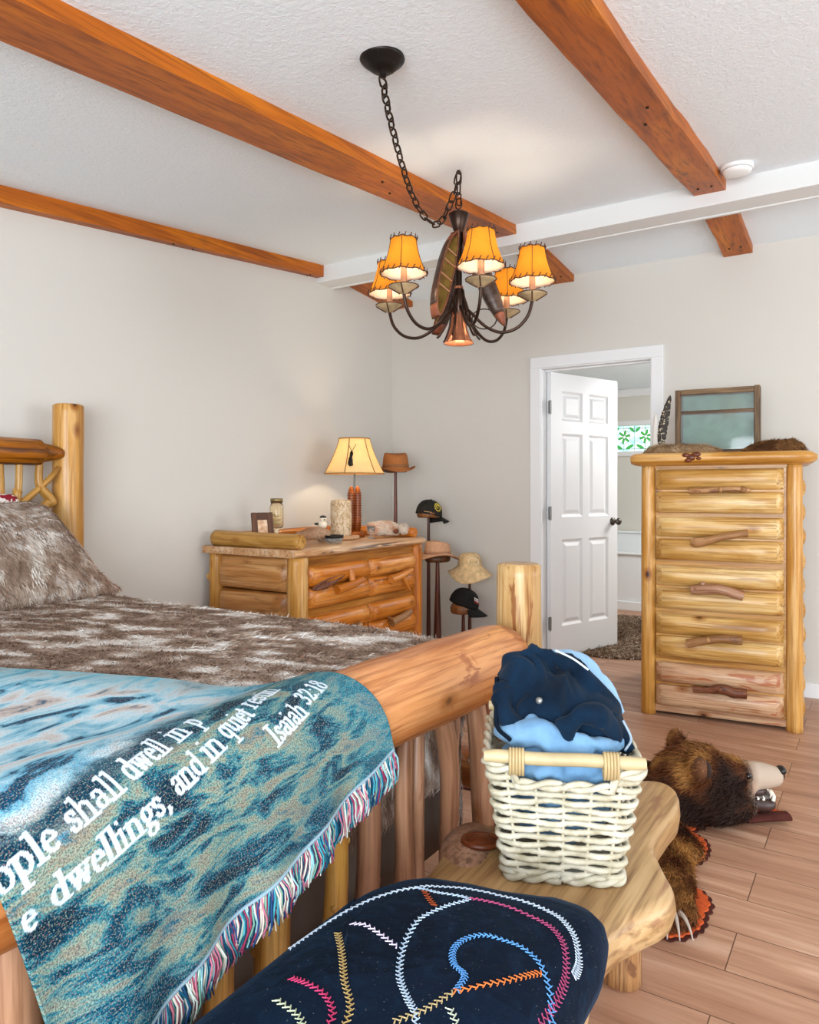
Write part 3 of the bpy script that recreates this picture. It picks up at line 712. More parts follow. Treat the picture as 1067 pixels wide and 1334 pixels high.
spindle([(X+.01, 1.365, .69), (X+.016, 1.352, .55), (X+.01, 1.362, .42), (X, 1.375, .31), (X, 1.365, .2)], [.018, .021, .022, .026, .034], M_spin, .2)
spindle([(X-.01, 1.445, .69), (X+.008, 1.412, .53), (X+.008, 1.407, .44), (X+.01, 1.405, .3), (X, 1.40, .2)], [.019, .021, .022, .026, .034], M_spin, .2)
spindle([(X, 1.50, .70), (X+.012, 1.53, .64), (X+.01, 1.563, .52), (X, 1.575, .35), (X, 1.577, .2)], [.021, .026, .025, .023, .024], M_spin, .08)
spindle([(X-.025, 1.64, .71), (X-.025, 1.632, .60), (X-.02, 1.624, .51), (X-.02, 1.60, .2)], [.022, .025, .018, .015], M_spin, .12)
spindle([(X, 1.70, .70), (X+.006, 1.725, .58), (X, 1.75, .45), (X, 1.775, .2)], [.025, .029, .030, .030], M_spin, .1)
spindle([(X-.02, 1.80, .70), (X-.015, 1.80, .58), (X-.02, 1.82, .45), (X-.02, 1.83, .2)], [.022, .025, .03, .026], M_knot, .25)
spindle([(X+.012, 1.825, .70), (X+.018, 1.85, .63), (X+.02, 1.875, .55), (X, 1.91, .43), (X, 1.92, .2)], [.024, .03, .028, .024, .024], M_spin, .3)
# head end
HX = -3.065
ys = np.array([.0, .06, .1, .14, .6, 1.2, 1.70, 1.795, 1.80, 1.815, 1.86, 1.90]); rr = np.array([.02, .04, .056, .06, .06, .06, .058, .057, .05, .042, .034, .022])
m = MB(); m.tube(np.stack([ys*0+HX, ys, ys*0+1.368], -1), rr, 24, wob=.05, wf=4)
m.ell((HX+.035, 1.56, 1.41), (.03, .03, .026)); m.build('head_rail', M_headrail, bed)
MB().log((HX, .03, .62), (HX, 1.93, .62), .05, wob=.05).build('lower_head_rail', M_rail, bed)
for y in (.15, .4, .65, .9, 1.15, 1.40): spindle([(HX, y, 1.33), (HX+.01, y+.01, 1.1), (HX, y, .62)], [.018, .02, .022], M_spiny)
spindle([(HX, 1.628, 1.33), (HX, 1.632, 1.15), (HX, 1.63, .62)], [.015, .017, .02], M_spiny)
spindle([(HX, 1.712, 1.33), (HX, 1.708, 1.2), (HX, 1.70, 1.15), (HX, 1.68, .62)], [.014, .015, .019, .02], M_spiny)
spindle([(HX, 1.885, 1.305), (HX+.01, 1.84, 1.255), (HX, 1.76, 1.18), (HX, 1.708, 1.14)], [.011, .013, .014, .017], M_spiny, .08)
spindle([(HX, 1.80, 1.33), (HX, 1.80, 1.23), (HX+.01, 1.85, 1.15), (HX, 1.815, 1.10), (HX, 1.79, .62)], [.015, .019, .021, .02, .02], M_spiny, .1)

M_sheet = plain('taupe_box_spring_fabric', '#7a6c62', .95, spec=.1, bump=.1, bscale=300)
tag(MB().box((-2.99, -.02, .46), (-1.10, 1.83, .72)).build('mattress', plain('grey_mattress_fabric', '#8b8078', .95, spec=.1), bevel=.04), 'thick mattress under the brown fur bedspread', 'mattress')
tag(MB().box((-2.99, -.02, .16), (-1.07, 1.85, .459)).build('box_spring', M_sheet, bevel=.02), 'plain taupe box spring seen between the footboard spindles', 'box spring')

# ---- fur bedspread
M_fur = attr_col('grey_brown_faux_fur', .85, .15)
def drape(S, T, s0, t0, z0, r):
    ox = np.maximum(0, S-s0); oy = np.maximum(0, T-t0); d = np.hypot(ox, oy); dd = np.maximum(d, 1e-9)
    a = np.clip(d/r, 0, PI/2); h = r*np.sin(a); dr = r*(1-np.cos(a))+np.maximum(0, d-r*PI/2)
    return np.minimum(S, s0)+ox/dd*h, np.minimum(T, t0)+oy/dd*h, z0-dr
s = np.concatenate([np.linspace(-3.03, -1.1, 110), np.linspace(-1.08, -.66, 26)]); t = np.concatenate([np.linspace(-.12, 1.85, 110), np.linspace(1.87, 2.32, 26)])
S, T = np.meshgrid(s, t, indexing='ij')
Xb, Yb, Zb = drape(S, T, -1.08, 1.845, .772, .075)
fold = fbm(np.stack([S*3, T*3, S*0], -1), 3)-.5
ddown = np.clip((.74-Zb)/.2, 0, 1)
Zb = Zb+np.where(Zb > .7, (fbm(np.stack([S*2.2, T*2.6, S*0+4], -1), 4)-.5)*.03, 0)
Xb = Xb+ddown*np.where(S > -1.08, -.012+.012*np.sin(T*14+fold*6), 0); Yb = Yb+ddown*np.where(T > 1.845, .012*np.sin(S*13+fold*6)-.012, 0)
P = np.stack([Xb, Yb, Zb], -1)
def furcol(p):
    q = np.stack([p[:, 0]*10+p[:, 1]*4.0, p[:, 1]*22-p[:, 0]*6, p[:, 2]*12], -1)
    k = fbm(q, 4, .6); k2 = fbm(p*np.array([1.2, 1.6, 1.5])+9, 3); a = np.clip((k-.40)/.26+(k2-.5)*.9+.08, 0, 1)[:, None]
    lo = np.array(lin('#8c7464')[:3]); mid = np.array(lin('#b8a494')[:3]); hi = np.array(lin('#f2ece6')[:3])
    return np.where(a < .5, lo+(mid-lo)*a*2, mid+(hi-mid)*(a*2-1))
mb = MB(); Pf = P.reshape(-1, 3); mb.grid(P, 0, None, furcol(Pf)*.8)
V, Tt = mb.tris()
pts, nr = sample(V, Tt, 150000, lambda c: (c[:, 1] > .3)*(.35+1.5/(1+c[:, 0]**2+c[:, 1]**2)*2))
nr = np.where((nr[:, 2:] < -.05), -nr, nr)
sw = fbm(np.stack([pts[:, 0]*2.5, pts[:, 1]*2.5, pts[:, 2]*0], -1), 3)
ang_ = -.5+(sw-.5)*5.5
fl = np.stack([np.cos(ang_), np.sin(ang_), np.where(nr[:, 2] < .5, -2.0, 0)], -1)
c = furcol(pts)*(.75+.5*rng.random((len(pts), 1)))
mb.strands(pts, nr, .023, .0030, flow(nr, fl), (c*.85, np.minimum(c*1.25, .97)), lift=.14, seg=2, jit=.5)
tag(mb.build('fur_bedspread', M_fur), 'brown and grey long-haired fur bedspread covering the bed', 'bedspread')

# ---- pillows
def pillow(c, ax, ay, az, M, n=40, m=24, pinch=.35, lump=.012):
    u = np.linspace(0, 2*PI, n, endpoint=False); v = np.linspace(-PI/2, PI/2, m)
    def sp(x, e): return np.sign(x)*np.abs(x)**e
    Vv = np.zeros((n, m, 3))
    cu, su = sp(np.cos(u), .45), sp(np.sin(u), .45)
    Vv[..., 0] = ax*cu[:, None]*sp(np.cos(v), .8); Vv[..., 1] = ay*su[:, None]*sp(np.cos(v), .8); Vv[..., 2] = az*sp(np.sin(v), .9)
    q = Vv*9+c; Vv *= (1+(fbm(q, 3)-.5)*2*lump/.1)[..., None]
    R = np.array(M.to_3x3()); return Vv@R.T+np.asarray(c)
Mp = Matrix.Rotation(math.radians(58), 4, 'Y')
Vp = pillow((-2.81, 1.45, .945), .235, .49, .11, Mp)
Vp[..., 2] = np.where(Vp[..., 2] > .77, .77+(Vp[..., 2]-.77)*np.interp(Vp[..., 1], [1.60, 1.72, 1.82, 1.96], [1, .97, .66, .12]), Vp[..., 2])
mb = MB(); mb.grid(Vp, 0, None, np.repeat((furcol(Vp.reshape(-1, 3))*.75)[:, :], 1, 0), closed_u=True)
V, Tt = mb.tris(); pts, nr = sample(V, Tt, 26000, lambda c: c[:, 1] > .95)
ce = np.array([-2.81, 1.44, .945]); nr = np.where(((pts-ce)*nr).sum(1, keepdims=True) < 0, -nr, nr)
c = furcol(pts*np.array([1, 1, 1.])+3)*np.array([.97, .93, .88])*(.7+.5*rng.random((len(pts), 1)))
ed = np.clip((pts[:, 1:2]-1.70)/.2, 0, 1); c = c*(1-ed*.5)+ed*.5*np.array(lin('#a8765a')[:3])*(.7+.5*rng.random((len(pts), 1)))
mb.strands(pts, nr, .026, .0036, flow(nr, (0, .3, -1)), (c*.7, np.minimum(c*1.1, .9)), lift=.2, seg=2, jit=.45)
tag(mb.build('fur_pillow', M_fur), 'big brown fur covered pillow leaning at the log headboard', 'pillow')
# tan roll at pillow corner
M_tanfur = attr_col('tan_fur', .85, .15)
mb = MB(); mb.ell((-2.80, 1.895, .80), (.055, .05, .042), None, 16, 10, 0, np.array(lin('#a87a5c')[:3])*.6)
V, Tt = mb.tris(); pts, nr = sample(V, Tt, 1800); nr = (pts-np.array([-2.80, 1.895, .80])); nr /= np.linalg.norm(nr, axis=1, keepdims=True)
c = np.array(lin('#bb8e70')[:3])*(.7+.5*rng.random((len(pts), 1))); mb.strands(pts, nr, .018, .003, flow(nr, (0, .5, -1)), (c*.6, c), lift=.4)
tag(mb.build('fur_roll', M_tanfur), 'small tan rolled fur end beside the fur pillow', 'fur')
t = NT('white_red_print'); co = t.new('ShaderNodeTexCoord').outputs['Object']
t.base(t.ramp(t.noise(co, 22, 2), [(.56, '#e6dcd6'), (.58, '#8c2430')])); M_red = t.set(.9, 0, .1)
Vp = pillow((-2.985, 1.50, .995), .20, .22, .03, Matrix.Rotation(math.radians(74), 4, 'Y'))
mb = MB(); mb.grid(Vp, closed_u=True); tag(mb.build('throw_pillow', M_red), 'white pillow with dark red print peeking out behind the fur pillow', 'pillow')

# ================================================================== tapestry throw
TC = np.array([1.178, .206]); E1 = np.array([-.953, .303]); E2 = np.array([-.303, -.953]); TR = .103; TPL = .70
def tsurf(p, q, lift=0.0):
    Y = TC[0]+E1[0]*p+E2[0]*q; w = TC[1]+E1[1]*p+E2[1]*q; R = TR+lift
    a = np.clip(w/R, 0, PI/2); hang = np.clip(w-R*PI/2, 0, None)
    zb = .808+(fbm(np.stack([Y*3.2, w*3.2, w*0], -1), 3)-.5)*.035*np.clip(-w/.15, 0, 1)
    crest = RZ+.008+R
    x = np.where(w > 0, RX+R*np.sin(a), RX+w); z = np.where(w > 0, RZ+.008+R*np.cos(a)-hang, zb+(crest-.808)*np.exp(-(w/.1)**2)+lift)
    wav = .010*np.sin(Y*21+1.5)+.006*np.sin(Y*47); x = x+np.clip(hang/.2, 0, 1.3)*(wav+.002)
    return np.stack([x, Y, z], -1)
# letter shapes: broad-pen paths, x-height 1
def arc(cx, cy, rx, ry, a0, a1, n=20):
    a = np.radians(np.linspace(a0, a1, n)); return [(cx+rx*math.cos(k), cy+ry*math.sin(k)) for k in a]
def ln(*p): return list(p)
def sf(x, y, w=.2): return [(x-w, y), (x+w, y)]
STEM = lambda x, y0, y1: [(x, y0), (x, y1)]
G = {
 'o': (.84, [arc(.42, .5, .30, .47, 0, 360)]),
 'p': (.92, [STEM(.2, -.5, .97), sf(.2, -.5), [(.02, .92), (.2, .96)], arc(.48, .5, .27, .46, 150, -150)]),
 'q': (.92, [STEM(.72, -.5, 1.0), sf(.72, -.5), arc(.44, .5, .29, .46, 30, 330)]),
 'l': (.46, [STEM(.22, 0, 1.5), sf(.22, 0), [(.02, 1.45), (.22, 1.5)]]),
 'e': (.76, [[(.14, .55), (.62, .55)]+arc(.39, .5, .27, .46, 5, 315)]),
 's': (.66, [[(.54, .74), (.5, .92), (.32, .97), (.15, .86), (.16, .66), (.34, .54), (.52, .4), (.54, .18), (.36, .04), (.18, .06), (.1, .26)]]),
 'h': (.98, [STEM(.2, 0, 1.5), sf(.2, 0), [(.02, 1.45), (.2, 1.5)], [(.22, .75), (.36, .92), (.54, .95), (.7, .8), (.73, .6), (.73, 0)], sf(.73, 0)]),
 'a': (.82, [[(.16, .76), (.24, .93), (.42, .97), (.58, .85), (.6, .6), (.6, .15), (.7, .04), (.78, .08)], arc(.36, .28, .22, .25, 70, 330)]),
 'd': (.92, [STEM(.7, 0, 1.5), [(.7, 0), (.88, .03)], [(.52, 1.45), (.7, 1.5)], arc(.42, .5, .29, .46, 40, 320)]),
 'w': (1.24, [[(.14, .97), (.38, .05)], [(.38, .05), (.6, .9)], [(.58, .97), (.84, .05)], [(.84, .05), (1.06, .95)], sf(.14, .97, .13), sf(1.06, .97, .13), sf(.6, .97, .12)]),
 'i': (.46, [STEM(.22, 0, .97), sf(.22, 0), [(.02, .92), (.22, .97)], [(.22, 1.36), (.22, 1.4)]]),
 'n': (.98, [STEM(.2, 0, .97), sf(.2, 0), [(.02, .92), (.2, .97)], [(.22, .75), (.36, .92), (.54, .95), (.7, .8), (.73, .6), (.73, 0)], sf(.73, 0)]),
 'u': (.98, [[(.2, .97), (.2, .4), (.26, .15), (.42, .05), (.6, .14), (.7, .3)], STEM(.73, 0, .97), sf(.15, .97, .12), [(.73, 0), (.9, .03)]]),
 'g': (.82, [arc(.38, .64, .24, .32, 0, 360), [(.3, .33), (.18, .2), (.3, .08), (.55, .03), (.68, -.14), (.6, -.38), (.36, -.46), (.14, -.38), (.12, -.2), (.28, -.02)], [(.55, .88), (.76, .94)]]),
 'r': (.70, [STEM(.2, 0, .97), sf(.2, 0), [(.02, .92), (.2, .97)], [(.22, .7), (.36, .92), (.54, .92)]]),
 't': (.56, [[(.24, 1.28), (.24, .2), (.32, .05), (.5, .1)], [(.06, .95), (.48, .95)]]),
 'I': (.60, [STEM(.28, 0, 1.45), sf(.28, 0, .22), sf(.28, 1.45, .22)]),
 ',': (.42, [[(.2, .08), (.24, -.06), (.12, -.26)]]),
 ':': (.42, [[(.2, .1), (.2, .12)], [(.2, .78), (.2, .8)]]),
 '1': (.70, [STEM(.36, 0, 1.4), sf(.36, 0, .22), [(.14, 1.2), (.36, 1.4)]]),
 '2': (.80, [[(.14, 1.05), (.24, 1.32), (.46, 1.38), (.62, 1.2), (.58, .85), (.34, .42), (.14, .06)], [(.12, .06), (.68, .06), (.7, .25)]]),
 '3': (.80, [[(.14, 1.15), (.28, 1.37), (.5, 1.33), (.58, 1.08), (.46, .82), (.3, .75)], [(.3, .75), (.55, .66), (.64, .4), (.52, .1), (.3, .04), (.12, .2)]]),
 '8': (.82, [arc(.4, 1.06, .22, .31, 0, 360), arc(.4, .38, .27, .36, 0, 360)]),
}
XH = .0245
def word_stamps(word, s0, s1, q0):
    tot = sum(G[ch][0] for ch in word); k = (s1-s0)/tot; x = s0; out = []
    for ch in word:
        wd, st = G[ch]
        for pl in st:
            pl = np.array(pl, float); seg = np.linalg.norm(np.diff(pl, axis=0), axis=1); a = np.concatenate([[0], np.cumsum(seg)])
            u = np.linspace(0, a[-1], max(2, int(a[-1]/.04)))
            out.append(np.stack([x+np.interp(u, a, pl[:, 0])*k, q0+np.interp(u, a, pl[:, 1])*XH], -1))
        x += wd*k
    return np.vstack(out)
words = [('ople', .0, .083, .292), ('shall', .098, .186, .292), ('dwell', .199, .284, .293), ('in', .300, .336, .294), ('p', .352, .372, .294),
         ('e', .010, .028, .233), ('dwellings,', .046, .226, .235), ('and', .240, .302, .238), ('in', .314, .354, .241), ('quiet', .366, .448, .246), ('restin', .462, .560, .256),
         ('Isaiah', .432, .535, .186), ('32:18', .548, .636, .194)]
stamps = np.vstack([word_stamps(*w) for w in words])
cell = .0017
p = np.arange(0, TPL+1e-6, cell); q = np.concatenate([np.arange(0, .36, cell), np.arange(.36, 1.22, .005)])
PP, QQ = np.meshgrid(p, q, indexing='ij'); mask = np.zeros_like(PP)
hx, hy = .0031, .0012
for s_, q_ in stamps:
    pc = TPL-s_
    if pc < 0: continue
    i0, i1 = np.searchsorted(p, [pc-hx, pc+hx]); j0, j1 = np.searchsorted(q, [q_-hy-.001, q_+hy+.001])
    sub = ((PP[i0:i1, j0:j1]-pc)/hx)**2+((QQ[i0:i1, j0:j1]-q_)/(hy+.0006))**2
    mask[i0:i1, j0:j1] = np.maximum(mask[i0:i1, j0:j1], sub <= 1)
mb = MB(); mb.grid(tsurf(PP, QQ), 0, np.stack([TPL-PP, QQ, mask], -1), flip=True)
t = NT('woven_tapestry'); at = t.attr('lc').outputs['Vector']
sx = t.new('ShaderNodeSeparateXYZ'); t.link(at, sx.inputs[0])
flat = t.new('ShaderNodeCombineXYZ'); t.link(sx.outputs[0], flat.inputs[0]); t.link(sx.outputs[1], flat.inputs[1])
fv = flat.outputs[0]
rot = t.new('ShaderNodeMapping'); rot.inputs['Rotation'].default_value = (0, 0, .22); t.link(fv, rot.inputs[0]); rv = rot.outputs[0]
n1 = t.noise(t.mapping(rv, (9, 26, 1)), 1, 6, .68, .6)
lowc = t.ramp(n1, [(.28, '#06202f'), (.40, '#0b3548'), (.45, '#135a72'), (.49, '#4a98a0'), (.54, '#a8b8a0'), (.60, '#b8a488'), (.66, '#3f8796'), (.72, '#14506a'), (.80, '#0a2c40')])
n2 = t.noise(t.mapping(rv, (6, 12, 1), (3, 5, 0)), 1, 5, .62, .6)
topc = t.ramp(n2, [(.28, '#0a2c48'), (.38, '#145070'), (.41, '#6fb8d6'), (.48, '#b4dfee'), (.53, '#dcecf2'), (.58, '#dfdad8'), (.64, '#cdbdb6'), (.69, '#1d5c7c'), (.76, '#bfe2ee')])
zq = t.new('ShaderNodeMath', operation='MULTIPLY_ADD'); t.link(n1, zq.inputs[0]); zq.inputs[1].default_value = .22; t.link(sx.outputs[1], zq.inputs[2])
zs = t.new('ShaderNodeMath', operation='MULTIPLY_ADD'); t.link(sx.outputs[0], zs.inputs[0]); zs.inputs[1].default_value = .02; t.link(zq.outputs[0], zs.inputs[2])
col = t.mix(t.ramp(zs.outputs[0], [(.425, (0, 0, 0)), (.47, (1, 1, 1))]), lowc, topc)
# dark lake edge under the first line of text, teal right end, teal near corner
bn = t.new('ShaderNodeMath', operation='MULTIPLY_ADD'); t.link(n2, bn.inputs[0]); bn.inputs[1].default_value = .12; t.link(sx.outputs[1], bn.inputs[2])
db = t.ramp(bn.outputs[0], [(.355, (0, 0, 0)), (.37, (.85,)*3), (.395, (.85,)*3), (.41, (0, 0, 0))])
dl = t.ramp(sx.outputs[0], [(.0, (1, 1, 1)), (.28, (1, 1, 1)), (.42, (0, 0, 0))])
col = t.mix(t.mix(1, db, dl, 'MULTIPLY'), col, '#0f3a50')
col = t.mix(t.ramp(sx.outputs[0], [(.56, (0, 0, 0)), (.68, (.55,)*3)]), col, '#3fa0b4')
nb = t.noise(t.mapping(fv, (5, 8, 1), (1, 2, 0)), 1, 3)
col = t.mix(t.mix(1, t.ramp(sx.outputs[1], [(.0, (.7,)*3), (.2, (0, 0, 0))]), t.ramp(nb, [(.45, (0, 0, 0)), (.6, (1, 1, 1))]), 'MULTIPLY'), col, '#12506a')
sp = t.noise(t.mapping(fv, (420, 420, 1)), 1, 1, .5)
ztop = t.ramp(sx.outputs[1], [(.30, (1, 1, 1)), (.42, (.25,)*3)])
col = t.mix(t.mix(1, t.ramp(sp, [(.46, (0, 0, 0)), (.58, (.6,)*3)]), ztop, 'MULTIPLY'), col, '#0e3244')
sp2 = t.noise(t.mapping(fv, (400, 400, 1), (5, 5, 0)), 1, 1, .5)
col = t.mix(t.ramp(sp2, [(.54, (0, 0, 0)), (.68, (.5,)*3)]), col, '#b9c8b2')
sp3 = t.noise(t.mapping(fv, (380, 380, 1), (9, 1, 0)), 1, 1, .5)
col = t.mix(t.ramp(sp3, [(.60, (0, 0, 0)), (.66, (.5,)*3)]), col, '#b07a70')
hem = t.ramp(sx.outputs[1], [(.004, (1, 1, 1)), (.007, (0, 0, 0))])
col = t.mix(hem, col, '#b8ccd6')
txc = t.ramp(t.noise(t.mapping(fv, (60, 700, 1)), 1, 1), [(.35, '#a9bccb'), (.6, '#dfe5ea')])
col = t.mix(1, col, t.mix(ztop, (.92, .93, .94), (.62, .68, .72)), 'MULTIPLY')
hs = t.new('ShaderNodeHueSaturation'); hs.inputs['Saturation'].default_value = 1.02; t.link(col, hs.inputs['Color']); col = hs.outputs[0]
col = t.mix(sx.outputs[2], col, txc)
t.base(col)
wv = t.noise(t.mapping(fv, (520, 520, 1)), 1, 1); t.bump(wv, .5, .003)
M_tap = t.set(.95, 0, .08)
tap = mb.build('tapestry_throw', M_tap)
sol = tap.modifiers.new('cloth', 'SOLIDIFY'); sol.thickness = .004; sol.offset = 1
tag(tap, 'blue woven tapestry throw with white verse lettering hanging over the foot rail', 'throw blanket')
fr = MB(); fcols = [tuple(x*.72 for x in lin(c)[:3]) for c in ('#1d5a74', '#4aa3b4', '#9fd0d4', '#dfe6dc', '#a23a5a', '#c8788c', '#2a4a7c', '#7fb09a', '#e8d8c8', '#164058')]
for k in range(1500):
    pp = rng.random()*TPL; b = tsurf(np.array(pp), np.array(.001)); sw_ = math.sin(pp*60)*.010+rng.normal()*.006
    out = rng.random()*.012; L = .052+.012*rng.random(); tt = np.linspace(0, 1, 5)
    P_ = np.stack([b[0]+.002+out*np.sin(tt*PI)*.8+.003*rng.normal()*tt, b[1]+sw_*tt+.003*np.sin(tt*7+pp*90), b[2]-L*tt], -1)
    fr.tube(P_, [.0015, .0017, .0017, .0016, .0011], 4, cap=False, col=fcols[rng.integers(len(fcols))], rnd=False)
fr.build('fringe', attr_col('multicolour_fringe', .9, .1), tap)

# ================================================================== bench
bench = empty('bench', (-.56, 1.05, 0), 'live edge log slab bench at the foot of the bed', 'bench')
out = [(-.36, .1), (-.345, .5), (-.35, .85), (-.357, 1.0), (-.385, 1.17), (-.372, 1.27), (-.328, 1.37), (-.326, 1.44), (-.368, 1.52), (-.405, 1.60), (-.408, 1.72), (-.405, 1.82), (-.428, 1.91), (-.475, 1.955),
       (-.53, 1.93), (-.57, 1.83), (-.60, 1.70), (-.655, 1.60), (-.715, 1.535), (-.765, 1.465), (-.785, 1.38), (-.765, 1.28), (-.755, 1.15), (-.765, .9), (-.76, .5), (-.755, .1)]
ol = curve(np.array([(*a, 0) for a in out+out[:1]]), 160)[:-1, :2]
spine = np.stack([np.full(len(ol), -.565)+np.interp(ol[:, 1], [0, 1.5, 2], [0, .0, .07]), np.clip(ol[:, 1], .2, 1.78)], -1)
m = MB(); rings = []
for f, z in ((0, .375), (.6, .375), (.9, .378), (.97, .39), (1.0, .415), (.985, .438), (.95, .449), (.88, .452), (.6, .452), (.3, .452), (0, .452)):
    q = spine+(ol-spine)*f; zz = np.full(len(q), z)
    if z > .4:
        d = np.hypot(q[:, 0]+.74, q[:, 1]-1.40); zz = zz+.012*np.clip(1-(d/.10)**2, 0, 1)**1.5
        zz = zz+(fbm(np.stack([q[:, 0]*7, q[:, 1]*5, q[:, 0]*0], -1), 3)-.5)*.004
    rings.append(np.stack([q[:, 0], q[:, 1], zz], -1))
R = np.array(rings); lc = np.stack([R[..., 0], R[..., 2], R[..., 1]], -1)
m.grid(np.concatenate([R, R[:, :1]], 1), 0, np.concatenate([lc, lc[:, :1]], 1), flip=True)
slab = m.build('slab', M_slab, bench)
m = MB(); m.ell((-.705, 1.372, .470), (.036, .028, .010), Matrix.Rotation(.5, 4, 'Z'), 24, 10)
m.tube([(-.705+.037*math.cos(a)*math.cos(.5)-.029*math.sin(a)*math.sin(.5), 1.372+.037*math.cos(a)*math.sin(.5)+.029*math.sin(a)*math.cos(.5), .472) for a in np.linspace(0, 2*PI, 24)[:-1]], .006, 6, closed=True)
tag(m.build('knot', M_knot, slab), 'dark red oval knot in the slab')
m = MB(); m.ell((-.738, 1.385, .432), (.064, .115, .042), Matrix.Rotation(.35, 4, 'Z'), 28, 14); tag(m.build('burl', wood('pinkish_burl', '#8a6450', '#a57e66', '#bb9680', dark='#5c3a2a', knots=.3, streak=.6, rough=.4), slab), 'pinkish raised burl')
for x, y in ((-.538, 1.80), (-.66, .3), (-.44, .3), (-.70, 1.38)): MB().log((x, y, 0), (x, y, .39), .048, .045, wob=.06).build('leg', M_slab if x < -.6 else M_drift, bench)

# ---- velvet pad
n = 120; a = np.linspace(0, 2*PI, n, endpoint=False)
def sq(x, e): return np.sign(x)*np.abs(x)**e
cx, cy, ax_, ay_ = -.545, .68, .205, .49
ox = cx+ax_*sq(np.cos(a), .38); oy = cy+ay_*sq(np.sin(a), .38)
oy = oy+np.where(oy > 1, (ox-cx)*.22, 0); ox = ox+(fbm(np.stack([a*2, a*0, a*0], -1), 2)-.5)*.012
rings = []
for r, z in ((0, .456), (.6, .456), (.93, .456), (.985, .464), (1.0, .485), (.985, .506), (.95, .524), (.88, .538), (.75, .549), (.55, .556), (.35, .559), (.18, .560), (0, .560)):
    x = cx+(ox-cx)*r; y = cy+(oy-cy)*r; zz = np.full(n, z)+(0 if z < .5 else (fbm(np.stack([x*9, y*7, x*0], -1), 3)-.5)*.024)
    rings.append(np.stack([x, y, zz], -1))
R = np.array(rings); m = MB(); m.grid(np.concatenate([R, R[:, :1]], 1), flip=True)
t = NT('navy_velvet'); co = t.new('ShaderNodeTexCoord').outputs['Object']
vo = t.new('ShaderNodeTexVoronoi'); t.link(t.mapping(co, (5, 4, 1)), vo.inputs['Vector']); vo.inputs['Scale'].default_value = 1
base = t.mix(t.ramp(vo.outputs['Color'], [(.3, (0, 0, 0)), (.7, (1, 1, 1))]), '#081526', '#020409')
nn = t.noise(co, 26, 4, .6, 1.0); base = t.mix(t.ramp(nn, [(.5, (0, 0, 0)), (.72, (.5,)*3)]), base, '#12263c')
dust = t.noise(co, 420, 1); base = t.mix(t.ramp(dust, [(.765, (0, 0, 0)), (.78, (.6,)*3)]), base, '#b8b4ac')
t.base(base); t.bump(t.noise(co, 40, 4, .6), .25, .01); t.b.inputs['Sheen Weight'].default_value = .14; t.b.inputs['Sheen Roughness'].default_value = .35; t.b.inputs['Sheen Tint'].default_value = lin('#5f86ae')
M_vel = t.set(.75, 0, .08)
pad = m.build('bench_pad', M_vel); tag(pad, 'puffy dark navy velvet patchwork pad with coloured embroidery on the log bench', 'cushion')
from mathutils.bvhtree import BVHTree
Vv, Tt = m.tris(); bv = BVHTree.FromPolygons([tuple(v) for v in Vv], [tuple(int(i) for i in f) for f in Tt])
def padz(x, y):
    h = bv.ray_cast(Vector((x, y, 1)), Vector((0, 0, -1)))
    return h[0].z if h[0] is not None else .5
ST = [
 ('#c8d6e6', [(-.722, .80), (-.712, .87), (-.695, .96), (-.655, 1.04), (-.592, 1.078), (-.515, 1.098), (-.439, 1.092), (-.392, 1.062), (-.366, 1.02), (-.36, .985)]),
 ('#bcd0e6', [(-.652, 1.04), (-.605, 1.037), (-.558, 1.041), (-.576, .999), (-.587, .937), (-.572, .872), (-.541, .816), (-.509, .785), (-.48, .76), (-.45, .70)]),
 ('#d6c8e0', [(-.667, .879), (-.625, .88), (-.579, .868)]),
 ('#b04a74', [(-.556, 1.042), (-.502, 1.062), (-.436, 1.056), (-.395, 1.03), (-.37, .98), (-.362, .93), (-.362, .86)]),
 ('#5f9cdc', [(-.463, .832), (-.468, .863), (-.491, .876), (-.508, .903), (-.507, .934), (-.485, .965), (-.446, .973), (-.405, .96), (-.372, .925), (-.352, .869), (-.36, .78)]),
 ('#d8743a', [(-.465, .827), (-.431, .869), (-.407, .913), (-.391, .943)]), ('#b09a70', [(-.50, .74), (-.479, .782), (-.465, .827)]),
 ('#b89a62', [(-.67, .846), (-.63, .805), (-.594, .764), (-.551, .719), (-.53, .64)]), ('#c03a66', [(-.657, .732), (-.631, .732), (-.592, .724), (-.563, .70), (-.55, .65)]),
 ('#b0502c', [(-.634, 1.031), (-.61, 1.007), (-.589, .99)]), ('#b8c0a0', [(-.645, .69), (-.60, .68), (-.57, .66)]), ('#c6cdb8', [(-.455, .80), (-.43, .78), (-.40, .76)])]
st = MB()
for hexc, pl in ST:
    Lc = np.linalg.norm(np.diff(np.array(pl), axis=0), axis=1).sum(); nn_ = max(8, int(Lc/.0042)); C = curve([(*k, 0) for k in pl], nn_)[:, :2]
    T_ = np.gradient(C, axis=0); T_ /= np.linalg.norm(T_, axis=1, keepdims=True); Nn = np.stack([-T_[:, 1], T_[:, 0]], -1)
    Q = C+Nn*((np.arange(nn_) % 2*2-1)*.0026)[:, None]
    st.tube([(x, y, padz(x, y)+.0012) for x, y in Q], .0012, 5, col=lin(hexc)[:3], rnd=False)
    for k in range(0, nn_-1, 1):
        sgn = (k % 2*2-1); e = Q[k]+Nn[k]*sgn*.0022-T_[k]*.003
        st.tube([(*Q[k], padz(*Q[k])+.0012), (*e, padz(*e)+.001)], .0009, 4, col=lin(hexc)[:3], rnd=False)
st.build('embroidery', attr_col('embroidery_thread', .7, .2), pad)

